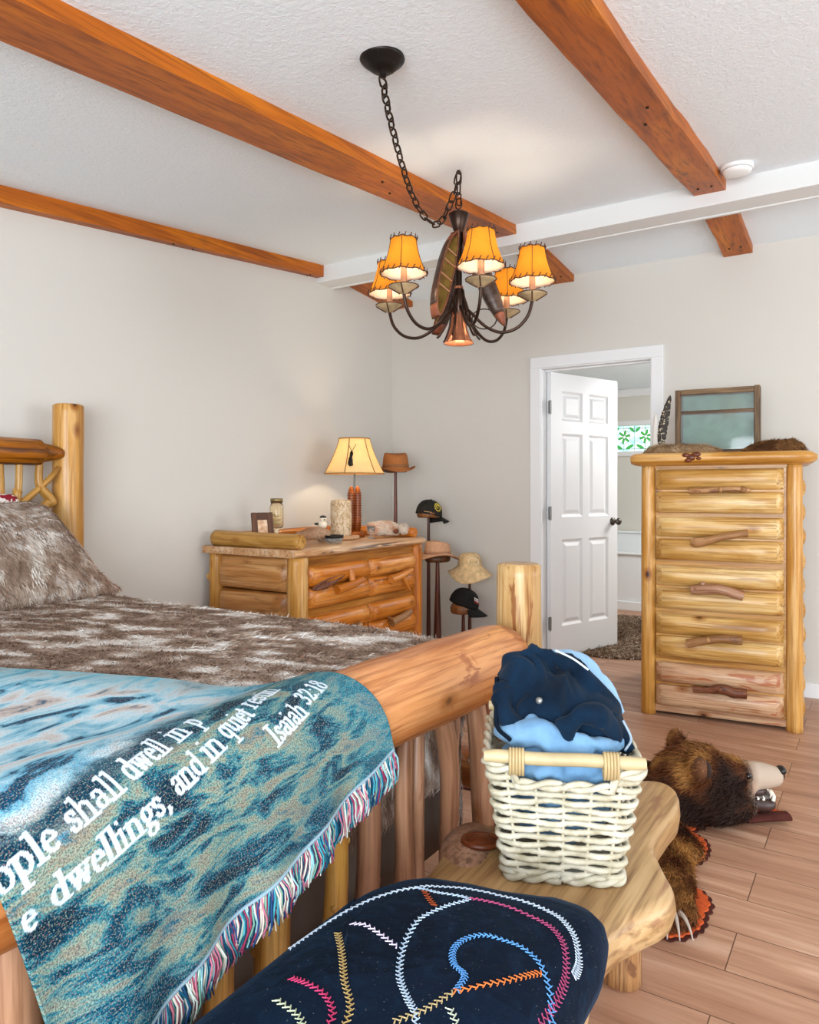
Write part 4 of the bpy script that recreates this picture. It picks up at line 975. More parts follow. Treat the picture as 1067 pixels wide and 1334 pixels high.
# ================================================================== wicker basket
BA = math.radians(25)
bk = empty('laundry_basket', (-.57, 1.46, .452), 'pale wicker laundry basket with wooden bar handles standing on the log bench', 'basket', rz=BA)
Mb = Matrix.Translation((-.57, 1.462, .459)) @ Matrix.Rotation(BA, 4, 'Z')
BH = .235
def bw(z): f = z/BH; return .109+(.145-.109)*f, .132+(.165-.132)*f
def peri(nz, z, off=0.0, n=160):
    """points of a rounded rectangle at height z, starting at front middle"""
    hx_, hy_ = bw(z); r = .022; P_ = []
    a = np.linspace(0, 1, n, endpoint=False)
    segs = [((0, -hy_), (hx_-r, -hy_))]; pts_ = [(0., -hy_)]
    for (cx_, cy_, a0) in ((hx_-r, -hy_+r, -90), (hx_-r, hy_-r, 0), (-hx_+r, hy_-r, 90), (-hx_+r, -hy_+r, 180)):
        pts_ += [(cx_+r*math.cos(math.radians(a0+k*18)), cy_+r*math.sin(math.radians(a0+k*18))) for k in range(6)]
    pts_.append((0., -hy_)); pts_ = np.array(pts_); L = np.concatenate([[0], np.cumsum(np.linalg.norm(np.diff(pts_, axis=0), axis=1))]); u = a*L[-1]
    q = np.stack([np.interp(u, L, pts_[:, 0]), np.interp(u, L, pts_[:, 1])], -1)
    tn = np.roll(q, -1, 0)-np.roll(q, 1, 0); tn /= np.linalg.norm(tn, axis=1, keepdims=True); nrm_ = np.stack([tn[:, 1], -tn[:, 0]], -1)
    return q, nrm_, a
t = NT('pale_willow'); co = t.new('ShaderNodeTexCoord').outputs['Object']
t.base(t.ramp(t.noise(co, 26, 4), [(.3, '#a0957a'), (.5, '#bcb49e'), (.7, '#ccc6b6')])); t.bump(t.noise(co, 200, 2), .2, .002); M_wil = t.set(.55, 0, .35)
M_wilb = plain('willow_bar', '#b8a47c', .5, vary=.15, bscale=40); M_bind = plain('cane_binding', '#b39a6e', .5, vary=.1)
NS = 22; weave = MB(); NP = NS*8
def toW(q, z): return np.array([(Mb@Vector((x, y, z)))[:] for x, y in q])
NR = 15
for k in range(NR):
    z = .012+(BH-.03)*k/(NR-1); q, nr_, a = peri(0, z, n=NP)
    amp = .0052*np.sin(a*NS*PI+(k % 2)*PI)+.001*rng.normal(size=NP)
    q = q+nr_*amp[:, None]; zz = z+.0016*np.sin(a*9*PI+k)
    if k >= NR-2:
        keep = np.abs(np.where(a > .5, a-1, a)) > .072
        back = np.abs(a-.5) > .072
        i = np.where(keep & back)[0]; runs = np.split(i, np.where(np.diff(i) > 1)[0]+1)
        for r_ in runs:
            if len(r_) > 3: weave.tube(np.array([(Mb@Vector((*q[j], zz[j])))[:] for j in r_]), .0068, 7, oval=1, rnd=False)
    else:
        weave.tube(np.array([(Mb@Vector((*q[j], zz[j])))[:] for j in range(NP)]),   .0056+.0006*rng.random(), 7, closed=True, rnd=False)
# base and top borders: two strands twisted
for zb_, full in ((.004, 1), (BH-.012, 0)):
    for ph in (0, PI):
        q, nr_, a = peri(0, zb_, n=NP); am = a*NS*PI
        q = q+nr_*(.0045*np.cos(am+ph)+.003)[:, None]; zz = zb_+.006*np.sin(am+ph)
        if full: weave.tube(np.array([(Mb@Vector((*q[j], zz[j])))[:] for j in range(NP)]), .0066, 7, closed=True, rnd=False)
        else:
            af = np.abs(np.where(a > .5, a-1, a)); ab = np.abs(a-.5)
            dip = np.clip((.082-np.minimum(af, ab))/.008, 0, 1); zz = zz-dip*.030
            weave.tube(np.array([(Mb@Vector((*q[j], zz[j])))[:] for j in range(NP)]), .0062, 7, closed=True, rnd=False)
hx0, hy0 = bw(0); weave.box((-hx0+.006, -hy0+.006, .002), (hx0-.006, hy0-.006, .008), M=Mb)
weave.build('woven_wall', M_wil, bk)
stk = MB(); q0, _, a0 = peri(0, .004, n=NS); q1, _, _ = peri(0, BH-.012, n=NS)
for j in range(NS):
    aj = j/NS; d = min(abs(aj-.5), aj, 1-aj); zt = BH-.012 if d > .075 else BH-.045
    f = (zt-.004)/(BH-.016); e = q0[j]+(q1[j]-q0[j])*f
    stk.tube([(Mb@Vector((*q0[j], .004)))[:], (Mb@Vector((*e, zt)))[:]], .0034, 6)
stk.build('stake', M_wil, bk)['kind'] = 'stuff'
hx1, hy1 = bw(BH)
for sg in (-1, 1):
    h = MB(); zz = BH+.008
    h.tube(np.array([(Mb@Vector((x, sg*hy1, zz+.001*math.sin(x*40))))[:] for x in np.linspace(-hx1-.004, hx1+.004, 14)]), [.0105]+[.0125]*12+[.0105], 14)
    hb = h.build('handle_bar', M_wilb, bk)
    for x in (-.088, .086):
        w_ = MB()
        for k in range(5):
            xx = x+(k-2)*.0058; c_ = [(Mb@Vector((xx, sg*hy1+.0165*math.cos(b), zz-.008+.024*math.sin(b))))[:] for b in np.linspace(0, 2*PI, 18)[:-1]]
            w_.tube(c_, .0031, 6, closed=True, rnd=False)
        w_.build('binding', M_bind, bk)

# ---- clothes
def cloth_mat(name, c1, c2, rough=.95, sheen=.3):
    t = NT(name); co = t.new('ShaderNodeTexCoord').outputs['Object']
    t.base(t.ramp(t.noise(co, 9, 4), [(.3, c1), (.7, c2)])); t.bump(t.noise(co, 420, 2), .15, .002); t.b.inputs['Sheen Weight'].default_value = sheen; return t.set(rough, 0, .1)
M_navy = cloth_mat('navy_sweatshirt_fabric', '#081523', '#10283e', sheen=.04); M_lblue = cloth_mat('light_blue_fleece', '#557c9e', '#7a9fbe', sheen=.1); M_pblue = cloth_mat('pale_blue_cotton', '#7fa5c6', '#9dbdd8', sheen=.1)
M_dknavy = plain('dark_navy_ribbing', '#0a1522', .9, spec=.1)
def bl(x, y, z): return np.array((Mb@Vector((x, y, z)))[:])
def folds(amp, sc, seed, tilt=.5):
    def f(V, N):
        r_ = V-bl(0, 0, .25); u_ = np.array(vf3)*math.cos(tilt)+UPV*math.sin(tilt); along = r_@u_; perp = r_-np.outer(along, u_)
        q = perp*sc+np.outer(along, u_)*sc*.35+seed; q = q+(fbm(r_*9+seed, 2)[:, None]-.5)*2.4
        k = vn(q); rid = 1-np.abs(2*k-1)*1.6; k2 = vn(q*2.1+5); rid2 = 1-np.abs(2*k2-1)*1.6
        return amp*(np.clip(rid, -.6, 1)**1+.45*np.clip(rid2, -.6, 1)-.5)
    return f
vf3 = (-.2, .25, .0); vf3 = tuple(np.array(vf3)/np.linalg.norm(vf3)); UPV = np.array([0, 0, 1.])
def garment(name, parts, mat, disp, label, cat, vox=.004, sm=3):
    m = MB()
    for p_ in parts:
        if p_[0] == 'e': m.ell(bl(*p_[1]), p_[2], Matrix.Rotation(BA+(p_[3] if len(p_) > 3 else 0), 4, 'Z') @ Matrix.Rotation(p_[4] if len(p_) > 4 else 0, 4, 'Y'), 24, 16)
        else: m.tube(curve([bl(*k) for k in p_[1]], 24), np.interp(np.linspace(0, 1, 24), np.linspace(0, 1, len(p_[2])), p_[2]), 12, rnd=False, oval=p_[3] if len(p_) > 3 else 1)
    r = organic(m, vox, sm, disp); o = add_skin(MB(), r).build(name, mat); tag(o, label, cat); return o
g = garment('fleece_garment', [('e', (0, -.02, .13), (.108, .115, .10)), ('e', (-.02, -.06, .20), (.10, .075, .05)), ('e', (.05, -.085, .195), (.065, .045, .05)),
    ('t', [(-.125, -.05, .255), (-.09, -.09, .262), (-.04, -.10, .27), (.0, -.11, .24), (.06, -.115, .23)], [.012, .022, .026, .024, .016]),
    ('t', [(-.06, -.07, .285), (-.03, -.11, .262), (-.02, -.128, .225), (-.05, -.132, .195)], [.016, .018, .016, .014]),
    ('t', [(-.01, -.128, .215), (.0, -.134, .19), (.05, -.132, .19), (.09, -.125, .21)], [.014, .014, .014, .014]),
    ('t', [(.02, -.10, .262), (.08, -.10, .25), (.12, -.06, .245)], [.014, .016, .012])],
    M_lblue, folds(.006, 26, 3.1), 'light blue fleece garment bunched at the front of the wicker basket', 'garment')
g = garment('cotton_garment', [('e', (.045, .10, .27), (.075, .05, .10)), ('e', (.0, .12, .33), (.06, .03, .055)), ('t', [(-.01, .10, .375), (.05, .11, .365), (.10, .10, .32), (.135, .07, .26)], [.015, .02, .02, .014])],
    M_pblue, folds(.004, 30, 8.2), 'pale blue cotton garment behind the navy sweatshirt in the basket', 'garment')
nv = garment('sweatshirt', [('e', (-.02, .02, .285), (.110, .10, .078)), ('e', (-.062, .03, .335), (.066, .07, .062)), ('e', (.06, .0, .262), (.078, .085, .066)),
    ('t', [(-.118, .03, .34), (-.085, .03, .388), (-.03, .035, .398), (.03, .03, .372), (.085, .01, .325), (.125, -.02, .265), (.132, -.06, .235)], [.016, .017, .014, .013, .013, .013, .012]),
    ('t', [(.0, -.095, .262), (.02, -.098, .295), (.055, -.094, .308), (.09, -.078, .290), (.112, -.065, .255)], [.014, .018, .019, .016, .014]),
    ('t', [(-.118, -.02, .335), (-.105, -.065, .292), (-.075, -.09, .268)], [.016, .016, .010])],
    M_navy, folds(.0125, 15, 5.7, .9), 'dark navy hooded sweatshirt heaped on top of the wicker basket', 'sweatshirt', .004, 8)
z_ = MB(); z_.tube(curve([bl(-.128, .0, .35), bl(-.128, -.06, .31), bl(-.125, -.09, .275), bl(-.10, -.125, .262)], 30), .0045, 6)
tag(z_.build('drawstring', M_dknavy, nv), 'black drawstring'); 
z_ = MB(); z_.tube(curve([bl(-.005, .0, .412), bl(.03, -.012, .398), bl(.06, -.02, .378)], 14), .0022, 6)
tag(z_.build('piping', plain('white_piping', '#c8d4de', .7), nv), 'thin white piping')
z_ = MB(); z_.tube(curve([bl(.122, -.07, .292), bl(.135, -.085, .262), bl(.12, -.11, .247)], 14), .0025, 6); z_.build('piping', plain('grey_piping', '#8ea0b0', .7), nv)
z_ = MB(); z_.lathe([(0, 0), (.007, 0), (.007, .004), (.004, .006), (0, .006)], bl(-.042, -.088, .33), (0, -1, .3), n=10); tag(z_.build('eyelet', M_steel, nv), 'small metal eyelet')
# ================================================================== chandelier
CC = np.array([-1.597, 2.89])
vf = np.array([-.5413, .8408]); vr = np.array([.8408, .5413])
def dirv(deg):
    """unit vector in plan: 0 = towards the room's near side, 90 = towards the door side"""
    a = math.radians(deg); return -vf*math.cos(a)+vr*math.sin(a)
ch = empty('chandelier', (CC[0], CC[1], 1.865), 'five arm rustic chandelier with canoes and orange rawhide shades', 'chandelier')
cpos = np.array([-1.296, 1.857]); sl = math.atan(.097)
nrm_c = (0, -math.sin(sl)*-1*-1, -math.cos(sl)); nrm_c = (0, .097/math.hypot(1, .097), -1/math.hypot(1, .097))
zc0 = zc(cpos[1])
m = MB(); m.lathe([(.0, -.001), (.068, -.001), (.07, .006), (.066, .012), (.052, .02), (.044, .03), (.028, .042), (.012, .047), (.010, .058), (0, .06)], (cpos[0], cpos[1], zc0), nrm_c, n=48, fx=lambda a, z: 1+.03*np.cos(a*24)*((z > .014) & (z < .045)))
m.build('ceiling_canopy', M_black, ch)
chain_pts = [(-1.298, 1.862, 2.485), (-1.345, 1.99, 2.455), (-1.41, 2.15, 2.435), (-1.48, 2.32, 2.405), (-1.535, 2.485, 2.375), (-1.575, 2.639, 2.345), (-1.595, 2.74, 2.345), (-1.606, 2.817, 2.43), (-1.601, 2.858, 2.53), (-1.597, 2.889, 2.622)]
chain_pts = [(-1.3, 1.863, 2.485), (-1.373, 1.994, 2.482), (-1.454, 2.156, 2.469), (-1.528, 2.322, 2.44), (-1.59, 2.485, 2.401), (-1.627, 2.639, 2.367), (-1.619, 2.74, 2.36), (-1.61, 2.817, 2.45), (-1.601, 2.858, 2.537), (-1.597, 2.889, 2.625)]
def chain(m, pts, L=.058, wdt=.0125, r=.0036):
    dens = curve(pts, 600); a = np.concatenate([[0], np.cumsum(np.linalg.norm(np.diff(dens, axis=0), axis=1))]); pitch = L-2*r*1.3; k = 0; s = L/2
    while s < a[-1]-L*.3:
        c = np.array([np.interp(s, a, dens[:, i]) for i in range(3)]); c2 = np.array([np.interp(s+.004, a, dens[:, i]) for i in range(3)])
        d, u, w = basis(c2-c); n_ = u*math.cos(k*PI/2+.5)+w*math.sin(k*PI/2+.5)
        t = np.linspace(0, 2*PI, 15)[:-1]; hl = L/2-wdt
        P_ = c+np.array([d*(math.sin(x)*wdt+hl*np.sign(math.sin(x)) if abs(math.sin(x)) > .05 else 0)+n_*math.cos(x)*wdt for x in t])
        m.tube(P_, r, 6, closed=True, rnd=False); s += pitch; k += 1
m = MB(); chain(m, chain_pts); chain(m, [(-1.597, 2.891, 2.64), (-1.597, 2.89, 2.55), (-1.597, 2.89, 2.47)])
m.tube([(-1.597, 2.89, 2.648), (-1.597, 2.89, 2.63)], [.009, .005], 10)
m.tube([(CC[0]+.016*math.cos(a), CC[1], 2.492+.024*math.sin(a)) for a in np.linspace(0, 2*PI, 18)[:-1]], .003, 6, closed=True)
m.build('chain', M_bronze, ch)
c0 = (CC[0], CC[1], 0)
m = MB(); m.lathe([(0, 2.452), (.044, 2.448), (.046, 2.442), (.024, 2.372), (.018, 2.365), (.02, 2.33), (.015, 2.30), (.015, 2.12), (.026, 2.10), (.03, 2.06), (.028, 1.99), (.016, 1.975), (0, 1.975)], c0, n=20, fx=lambda a, z: 1+.05*np.cos(a*8)*(z > 2.37))
m.build('hub', M_bronze, ch)
m = MB(); prof = [(.020, 2.12), (.024, 2.05), (.030, 1.98), (.038, 1.93), (.052, 1.89), (.066, 1.868), (.068, 1.864), (.064, 1.866), (.048, 1.89), (.034, 1.93), (.026, 1.97)]
m.lathe(prof, c0, n=48, cap=False, fx=lambda a, z: 1+.05*np.cos(a*8)*np.clip((z-1.87)/.03, 0, 1)); m.build('downlight_horn', M_copper, ch)
MB().ell((CC[0], CC[1], 1.902), (.028, .028, .022)).build('downlight_bulb', emis('warm_bulb_glass', (1, .86, .68), 6), ch)
pl_ = point('chandelier_downlight', (CC[0], CC[1], 1.87), 2.2, (1, .82, .6), .02)

def shade_mat(name, c, trans):
    t = NT(name); n = t.n; co = t.new('ShaderNodeTexCoord').outputs['Object']
    cc = t.mix(.5, c, t.ramp(t.noise(co, 30, 3), [(.3, c), (.7, tuple(min(1, x*1.15) for x in lin(c)[:3]))]))
    d = t.new('ShaderNodeBsdfDiffuse'); tr = t.new('ShaderNodeBsdfTranslucent'); mx = t.new('ShaderNodeMixShader'); mx.inputs[0].default_value = trans
    t.link(cc, d.inputs[0]); t.link(cc, tr.inputs[0]); t.link(d.outputs[0], mx.inputs[1]); t.link(tr.outputs[0], mx.inputs[2]); t.link(mx.outputs[0], n['Material Output'].inputs['Surface']); return t.m
M_raw = shade_mat('orange_rawhide', '#f0a93c', .6); M_lin = shade_mat('white_shade_lining', '#fff6e6', .5); M_lace = plain('dark_leather_lacing', '#4a2a18', .7); M_lamps = shade_mat('parchment_shade', '#fbe4b4', .55)
M_bulb = emis('lit_bulb', (1, .84, .62), 9); M_candle = plain('candle_sleeve', '#a87654', .6); M_pan = plain('painted_bobeche', '#b59e78', .45, .1, vary=.25, bscale=80)
t = NT('birchbark_hull'); co = t.attr('lc').outputs['Vector']; t.base(t.ramp(t.noise(t.mapping(co, (60, 20, 20)), 1, 3), [(.4, '#3a2c24'), (.6, '#54423a')])); M_hull = t.set(.4, .3, .5)
M_ends = plain('reddish_canoe_ends', '#8a4a30', .5, vary=.2); M_gun = plain('canoe_gunwale', '#6e4026', .5, vary=.25, bscale=120); M_cin = plain('canoe_inside', '#8a6c34', .5, vary=.3, bscale=60)
rA = .33
for dg in (12, 72, 132, 252, 312):
    k = dg/60; d = dirv(dg); base = np.array([CC[0], CC[1], 0])
    def at(r, z): return np.array([CC[0]+d[0]*r, CC[1]+d[1]*r, z])
    zb = 2.055
    m = MB(); m.tube(curve([at(.02, 2.03), at(.06, 1.995), at(.12, 1.935), at(.19, 1.902), at(.26, 1.915), at(.31, 1.965), at(rA, 2.03), at(rA, zb-.012)], 36), .0072, 10)
    m.build('arm', M_bronze, ch)
    cb = (at(rA, 0)[0], at(rA, 0)[1], 0)
    m = MB(); m.lathe([(.0, zb-.028), (.012, zb-.026), (.022, zb-.02), (.05, zb-.004), (.062, zb+.004), (.063, zb+.008), (.05, zb+.004), (.018, zb+.002), (0, zb+.002)], cb, n=28); bo = m.build('bobeche', M_pan, ch)
    m = MB()
    for j in range(4):
        a = j*PI/2+.4; m.tube([(cb[0]+math.cos(a)*r, cb[1]+math.sin(a)*r, z-.0015) for r, z in ((.016, zb-.024), (.03, zb-.016), (.05, zb-.004), (.062, zb+.004))], .0032, 5)
    m.tube([(cb[0]+math.cos(a)*.063, cb[1]+math.sin(a)*.063, zb+.006) for a in np.linspace(0, 2*PI, 30)[:-1]], .0024, 5, closed=True)
    m.build('painted_lines', M_lace, bo)
    MB().lathe([(0, zb), (.0135, zb), (.0135, zb+.09), (0, zb+.09)], cb, n=16).build('candle_sleeve', M_candle, ch)
    MB().ell((cb[0], cb[1], zb+.115), (.017, .017, .028), None, 14, 10).build('bulb', M_bulb, ch)
    z0, z1 = zb+.058, zb+.203; r0, r1 = .097, .054
    tt = np.linspace(0, 1, 14); rp = r0+(r1-r0)*(tt*1.25-.25*tt**2+.10*np.sin(tt*PI)*1.0); zp = z0+(z1-z0)*tt; off = rng.random()*6
    seam = lambda a, z: 1+.012*np.cos((a+off)*6)
    m = MB(); m.lathe(np.stack([rp, zp], -1), cb, n=48, cap=False, fx=seam); sh = m.build('lamp_shade', [M_raw, M_lin], ch)
    so = sh.modifiers.new('hide', 'SOLIDIFY'); so.thickness = .0012; so.material_offset = 1; so.offset = -1
    m = MB()
    for rim_r, rim_z, ns_ in ((rp[0], z0, 22), (rp[-1], z1, 14)):
        m.tube([(cb[0]+math.cos(a)*rim_r, cb[1]+math.sin(a)*rim_r, rim_z+.003*math.sin(a*9+k)) for a in np.linspace(0, 2*PI, 49)[:-1]], .0024, 5, closed=True)
        for j in range(ns_):
            a = j/ns_*2*PI; da = .13; m.tube([(cb[0]+math.cos(a+q*da)*(rim_r+dr), cb[1]+math.sin(a+q*da)*(rim_r+dr), rim_z+dz) for q, dr, dz in ((-.4, .002, -.005), (.0, .004, .004), (.5, .002, .014))], .0022, 5)
    for j in range(5):
        a = j*2*PI/5+off; m.tube([(cb[0]+math.cos(a)*(r_+.0015), cb[1]+math.sin(a)*(r_+.0015), z_) for r_, z_ in zip(rp, zp)], .0015, 5)
    m.build('lacing', M_lace, sh)
    point('candle_bulb_light', (cb[0], cb[1], zb+.12), 4.5, (1, .84, .62), .02)
# three canoes leaning on the hub
for k in range(3):
    dg = 330+120*k; d = dirv(dg); od = dirv(dg+74)
    p0 = np.array([CC[0]+d[0]*.025, CC[1]+d[1]*.025, 2.36]); p1 = np.array([CC[0]+d[0]*.205, CC[1]+d[1]*.205, 1.945])
    ax = (p1-p0)/np.linalg.norm(p1-p0); L = np.linalg.norm(p1-p0)
    o3 = np.array([od[0], od[1], .1]); o3 -= ax*np.dot(o3, ax); o3 /= np.linalg.norm(o3); s3 = np.cross(ax, o3)
    ns_, nt_ = 25, 13; S_ = np.linspace(-1, 1, ns_); th = np.linspace(-PI/2, PI/2, nt_)
    def hull(sc_, lift=0):
        V = np.zeros((ns_, nt_, 3))
        for i, s_ in enumerate(S_):
            b = .037*(1-abs(s_)**2.6)**.8*sc_; dep = .058*(1-.25*abs(s_)**6)*sc_; rise = .012*abs(s_)**3
            for j, a in enumerate(th): V[i, j] = p0+ax*(L*(s_+1)/2)+s3*(b*np.sign(np.sin(a))*abs(np.sin(a))**.7)+o3*(-dep*abs(np.cos(a))**.8+rise+lift)
        return V
    cano = None
    Vh = hull(1.0); lc = np.stack([np.repeat(S_[:, None]*.2, nt_, 1), np.repeat(th[None], ns_, 0)*.03, np.zeros((ns_, nt_))], -1)
    m = MB(); m.grid(Vh[3:-3], 0, lc[3:-3]); m.grid(Vh[:4], 1, lc[:4]); m.grid(Vh[-4:], 1, lc[-4:])
    cano = m.build('canoe', [M_hull, M_ends], ch); cano.modifiers.new('bark', 'SOLIDIFY').thickness = -.0015
    V2 = hull(.93, .001); MB().grid(V2[1:-1], flip=True).build('inner_bark', M_cin, cano)
    m = MB()
    for j in (0, nt_-1): m.tube(Vh[:, j], .0042, 6)
    for e in (0, ns_-1): m.tube(Vh[e], .005, 6)
    for j in range(30):
        i = 1+int(j*(ns_-3)/30)
        for jj in (0, nt_-1): m.ell(Vh[i, jj]+(Vh[i+1, jj]-Vh[i, jj])*.5, (.0052,)*3, None, 6, 4)
    m.build('gunwale', M_gun, cano)
    for s_ in (-.5, -.2, .1, .4):
        i = int((s_+1)/2*(ns_-1)); MB().tube([Vh[i, 0], Vh[i, -1]], .0038, 6).build('thwart', M_candle, cano)
m = MB()
for dg in (-20, 40, 100, 160, 220, 280):
    d = dirv(dg); m.tube(curve([(CC[0]+d[0]*r, CC[1]+d[1]*r, z) for r, z in ((.02, 2.09), (.05, 2.0), (.06, 1.95), (.085, 1.90), (.10, 1.885))], 14), .005, 8)
m.tube([(CC[0]+vr[0]*.115+vr[0]*.055*math.cos(a), CC[1]+vr[1]*.115+vr[1]*.055*math.cos(a), 1.975+.045*math.sin(a)) for a in np.linspace(0, 2*PI, 26)[:-1]], .0028, 6, closed=True)
m.build('scroll', M_bronze, ch)

sd = empty('smoke_detector', (-.566, 3.71, zc(3.71)), 'round white smoke detector on the ceiling by the ridge beam', 'smoke detector')
m = MB(); m.lathe([(0, -.002), (.072, -.002), (.072, .018), (.066, .02), (.064, .026), (.06, .034), (.045, .04), (0, .041)], (-.566, 3.71, zc(3.71)), nrm_c, n=40); m.build('body', plain('white_detector_plastic', '#eeeeec', .4), sd)
m = MB(); m.lathe([(.0625, .0205), (.067, .0205), (.067, .025), (.0625, .025)], (-.566, 3.71, zc(3.71)), nrm_c, n=40, cap=False); m.build('vent_ring', plain('grey_vent_gap', '#b9b9b8', .6), sd)

# ================================================================== things on the dresser
TZ = DRZ+.0015
# table lamp
lx, ly = -2.95, 3.905
lamp = empty('table_lamp', (lx, ly, TZ), 'lit table lamp with flared parchment shade and carved red wood base', 'table lamp')
m = MB(); m.lathe([(0, TZ), (.07, TZ), (.072, TZ+.012), (.06, TZ+.03), (.05, TZ+.036), (0, TZ+.036)], (lx, ly, 0), n=28); m.build('base', M_redwood, lamp)
for s_ in (-1, 1):
    px = lx+vr[0]*.021*s_; py = ly+vr[1]*.021*s_; m = MB()
    R_ = [(-.0, .03), (.02, .03), (.024, .10), (.023, .2), (.024, .27), (.02, .31), (.008, .335), (0, .34)]
    m.lathe([(abs(r), TZ+z) for r, z in R_], (px, py, 0), n=14, sx=1, sy=1); m.build('carved_snowshoe', M_redwood, lamp)
m = MB()
for z in np.linspace(.06, .29, 15):
    m.tube([(lx+vr[0]*.047*math.cos(a)-vf[0]*.028*math.sin(a), ly+vr[1]*.047*math.cos(a)-vf[1]*.028*math.sin(a), TZ+z) for a in np.linspace(0, 2*PI, 20)[:-1]], .0024, 5, closed=True)
m.build('cord_wrap', plain('twine', '#5a2a14', .8), lamp)
MB().tube([(lx, ly, TZ+.2), (lx, ly, 1.50)], .006, 10).build('stem', M_nickel, lamp)
z0, z1 = 1.312, 1.545; tt = np.linspace(0, 1, 12); rp = .2+(.102-.2)*(1-(1-tt)**1.35); zp = z0+(z1-z0)*tt
cut = lambda a, z: 1-.035*np.abs(np.sin((a+.2)*3))**2
m = MB(); m.lathe(np.stack([rp, zp], -1), (lx, ly, 0), n=60, cap=False, fx=cut); shd = m.build('lamp_shade', M_lamps, lamp); shd.modifiers.new('paper', 'SOLIDIFY').thickness = .0015
m = MB(); M_seam = plain('tan_seam_trim', '#a9763a', .8)
for k in range(6):
    a = k*PI/3-.2; m.tube([(lx+math.cos(a)*(r+.001), ly+math.sin(a)*(r+.001), z) for r, z in zip(rp, zp)], .0035, 6)
for r, z in ((rp[0], z0), (rp[-1], z1)): m.tube([(lx+math.cos(a)*r*(1-.035*abs(math.sin((a+.2)*3))**2), ly+math.sin(a)*r*(1-.035*abs(math.sin((a+.2)*3))**2), z) for a in np.linspace(0, 2*PI, 61)[:-1]], .0045, 6, closed=True)
m.build('seam_trim', M_seam, shd)
def shp(s_, z, o=.008):
    """point just outside the shade on the near side"""
    r = np.interp(z, zp, rp)*.985+o; d = -vf*math.cos(s_)+vr*math.sin(s_); return (lx+d[0]*r, ly+d[1]*r, z)
m = MB(); m.tube([shp(-.25, 1.50), shp(-.14, 1.475), shp(-.06, 1.455)], .002, 5); m.tube([shp(.16, 1.50), shp(.04, 1.475), shp(-.06, 1.455)], .002, 5)
m.build('charm_cord', M_lace, lamp)
m = MB(); m.tube([shp(-.055, 1.458), shp(-.06, 1.44), shp(-.065, 1.42)], [.004, .012, .008], 10); m.tube([shp(-.07, 1.425), shp(-.075, 1.40), shp(-.07, 1.365), shp(-.06, 1.36)], [.010, .02, .026, .018], 12, oval=.5)
m.tube([shp(-.14, 1.425), shp(.0, 1.428)], .004, 6); tag(m.build('hanging_charm', M_black, lamp), 'small black charm hanging over the shade')
MB().ell((lx, ly, 1.42), (.03, .03, .045)).build('bulb', M_bulb, lamp)
point('table_lamp_light', (lx, ly, 1.425), 22, (1, .84, .6), .035)

# picture frame: leans back, faces the bed
fx_, fy_ = -2.93, 3.03
pf = empty('picture_frame', (fx_, fy_, TZ), 'small dark wood picture frame leaning back at the left end of the dresser', 'picture frame')
Mf = Matrix.Translation((fx_, fy_, TZ+.002)) @ Matrix.Rotation(math.radians(62), 4, 'Z') @ Matrix.Rotation(math.radians(-14), 4, 'X')
fw, fh, ft = .062, .185, .018
m = MB()
for a in ((-fw, 0, -fw+.032, fh), (fw-.032, 0, fw, fh), (-fw+.032, 0, fw-.032, .038), (-fw+.032, fh-.042, fw-.032, fh)): m.box((a[0], -ft, a[1]), (a[2], 0, a[3]), M=Mf)
m.build('frame', M_dkwood, pf, bevel=.003)
t = NT('faded_photograph'); co = t.new('ShaderNodeTexCoord').outputs['Object']; t.base(t.ramp(t.noise(co, 30, 3), [(.35, '#b9855e'), (.55, '#d9b491'), (.7, '#ecd3ba')])); M_ph = t.set(.3)
MB().box((-fw+.03, -.007, .03), (fw-.03, -.002, fh-.035), M=Mf).build('photograph', M_ph, pf)
MB().box((-.012, 0, .0), (.012, .006, .11), M=Mf@Matrix.Translation((0, .045, -.01))@Matrix.Rotation(math.radians(24), 4, 'X')).build('easel_back', M_dkwood, pf)
# jar on a stem
jx, jy = -2.99, 3.20
jar = empty('jar_lantern', (jx, jy, TZ), 'stemmed glass jar with a metal lid and pale cord inside', 'jar')
def glass(name, col, rough=.05):
    t = NT(name); t.base(col); t.b.inputs['Transmission Weight'].default_value = .92; t.b.inputs['IOR'].default_value = 1.3; return t.set(rough, 0, .5)
M_gl = glass('amber_tinted_glass', '#fff4dc'); M_clear = glass('clear_glass', '#f6f8f8'); M_lid = plain('antique_brass_lid', '#8a7650', .35, .8)
m = MB(); m.lathe([(0, TZ), (.036, TZ), (.036, TZ+.006), (.012, TZ+.014), (.010, TZ+.05), (.016, TZ+.075), (.034, TZ+.09), (.0405, TZ+.105), (.0405, TZ+.215), (.034, TZ+.232), (.032, TZ+.24), (.0295, TZ+.24), (.037, TZ+.212), (.037, TZ+.108), (.03, TZ+.095), (0, TZ+.09)], (jx, jy, 0), n=28); m.build('glass_body', M_gl, jar)
MB().lathe([(0, TZ+.238), (.036, TZ+.238), (.037, TZ+.26), (.034, TZ+.263), (0, TZ+.263)], (jx, jy, 0), n=28).build('lid', M_lid, jar)
m = MB(); m.tube(curve([(jx+.022*math.cos(a), jy+.022*math.sin(a), TZ+.10+a*.004) for a in np.linspace(0, 18, 40)], 120), .007, 6)
m.build('cord_filling', plain('cream_cord', '#f0e0b8', .8), jar)
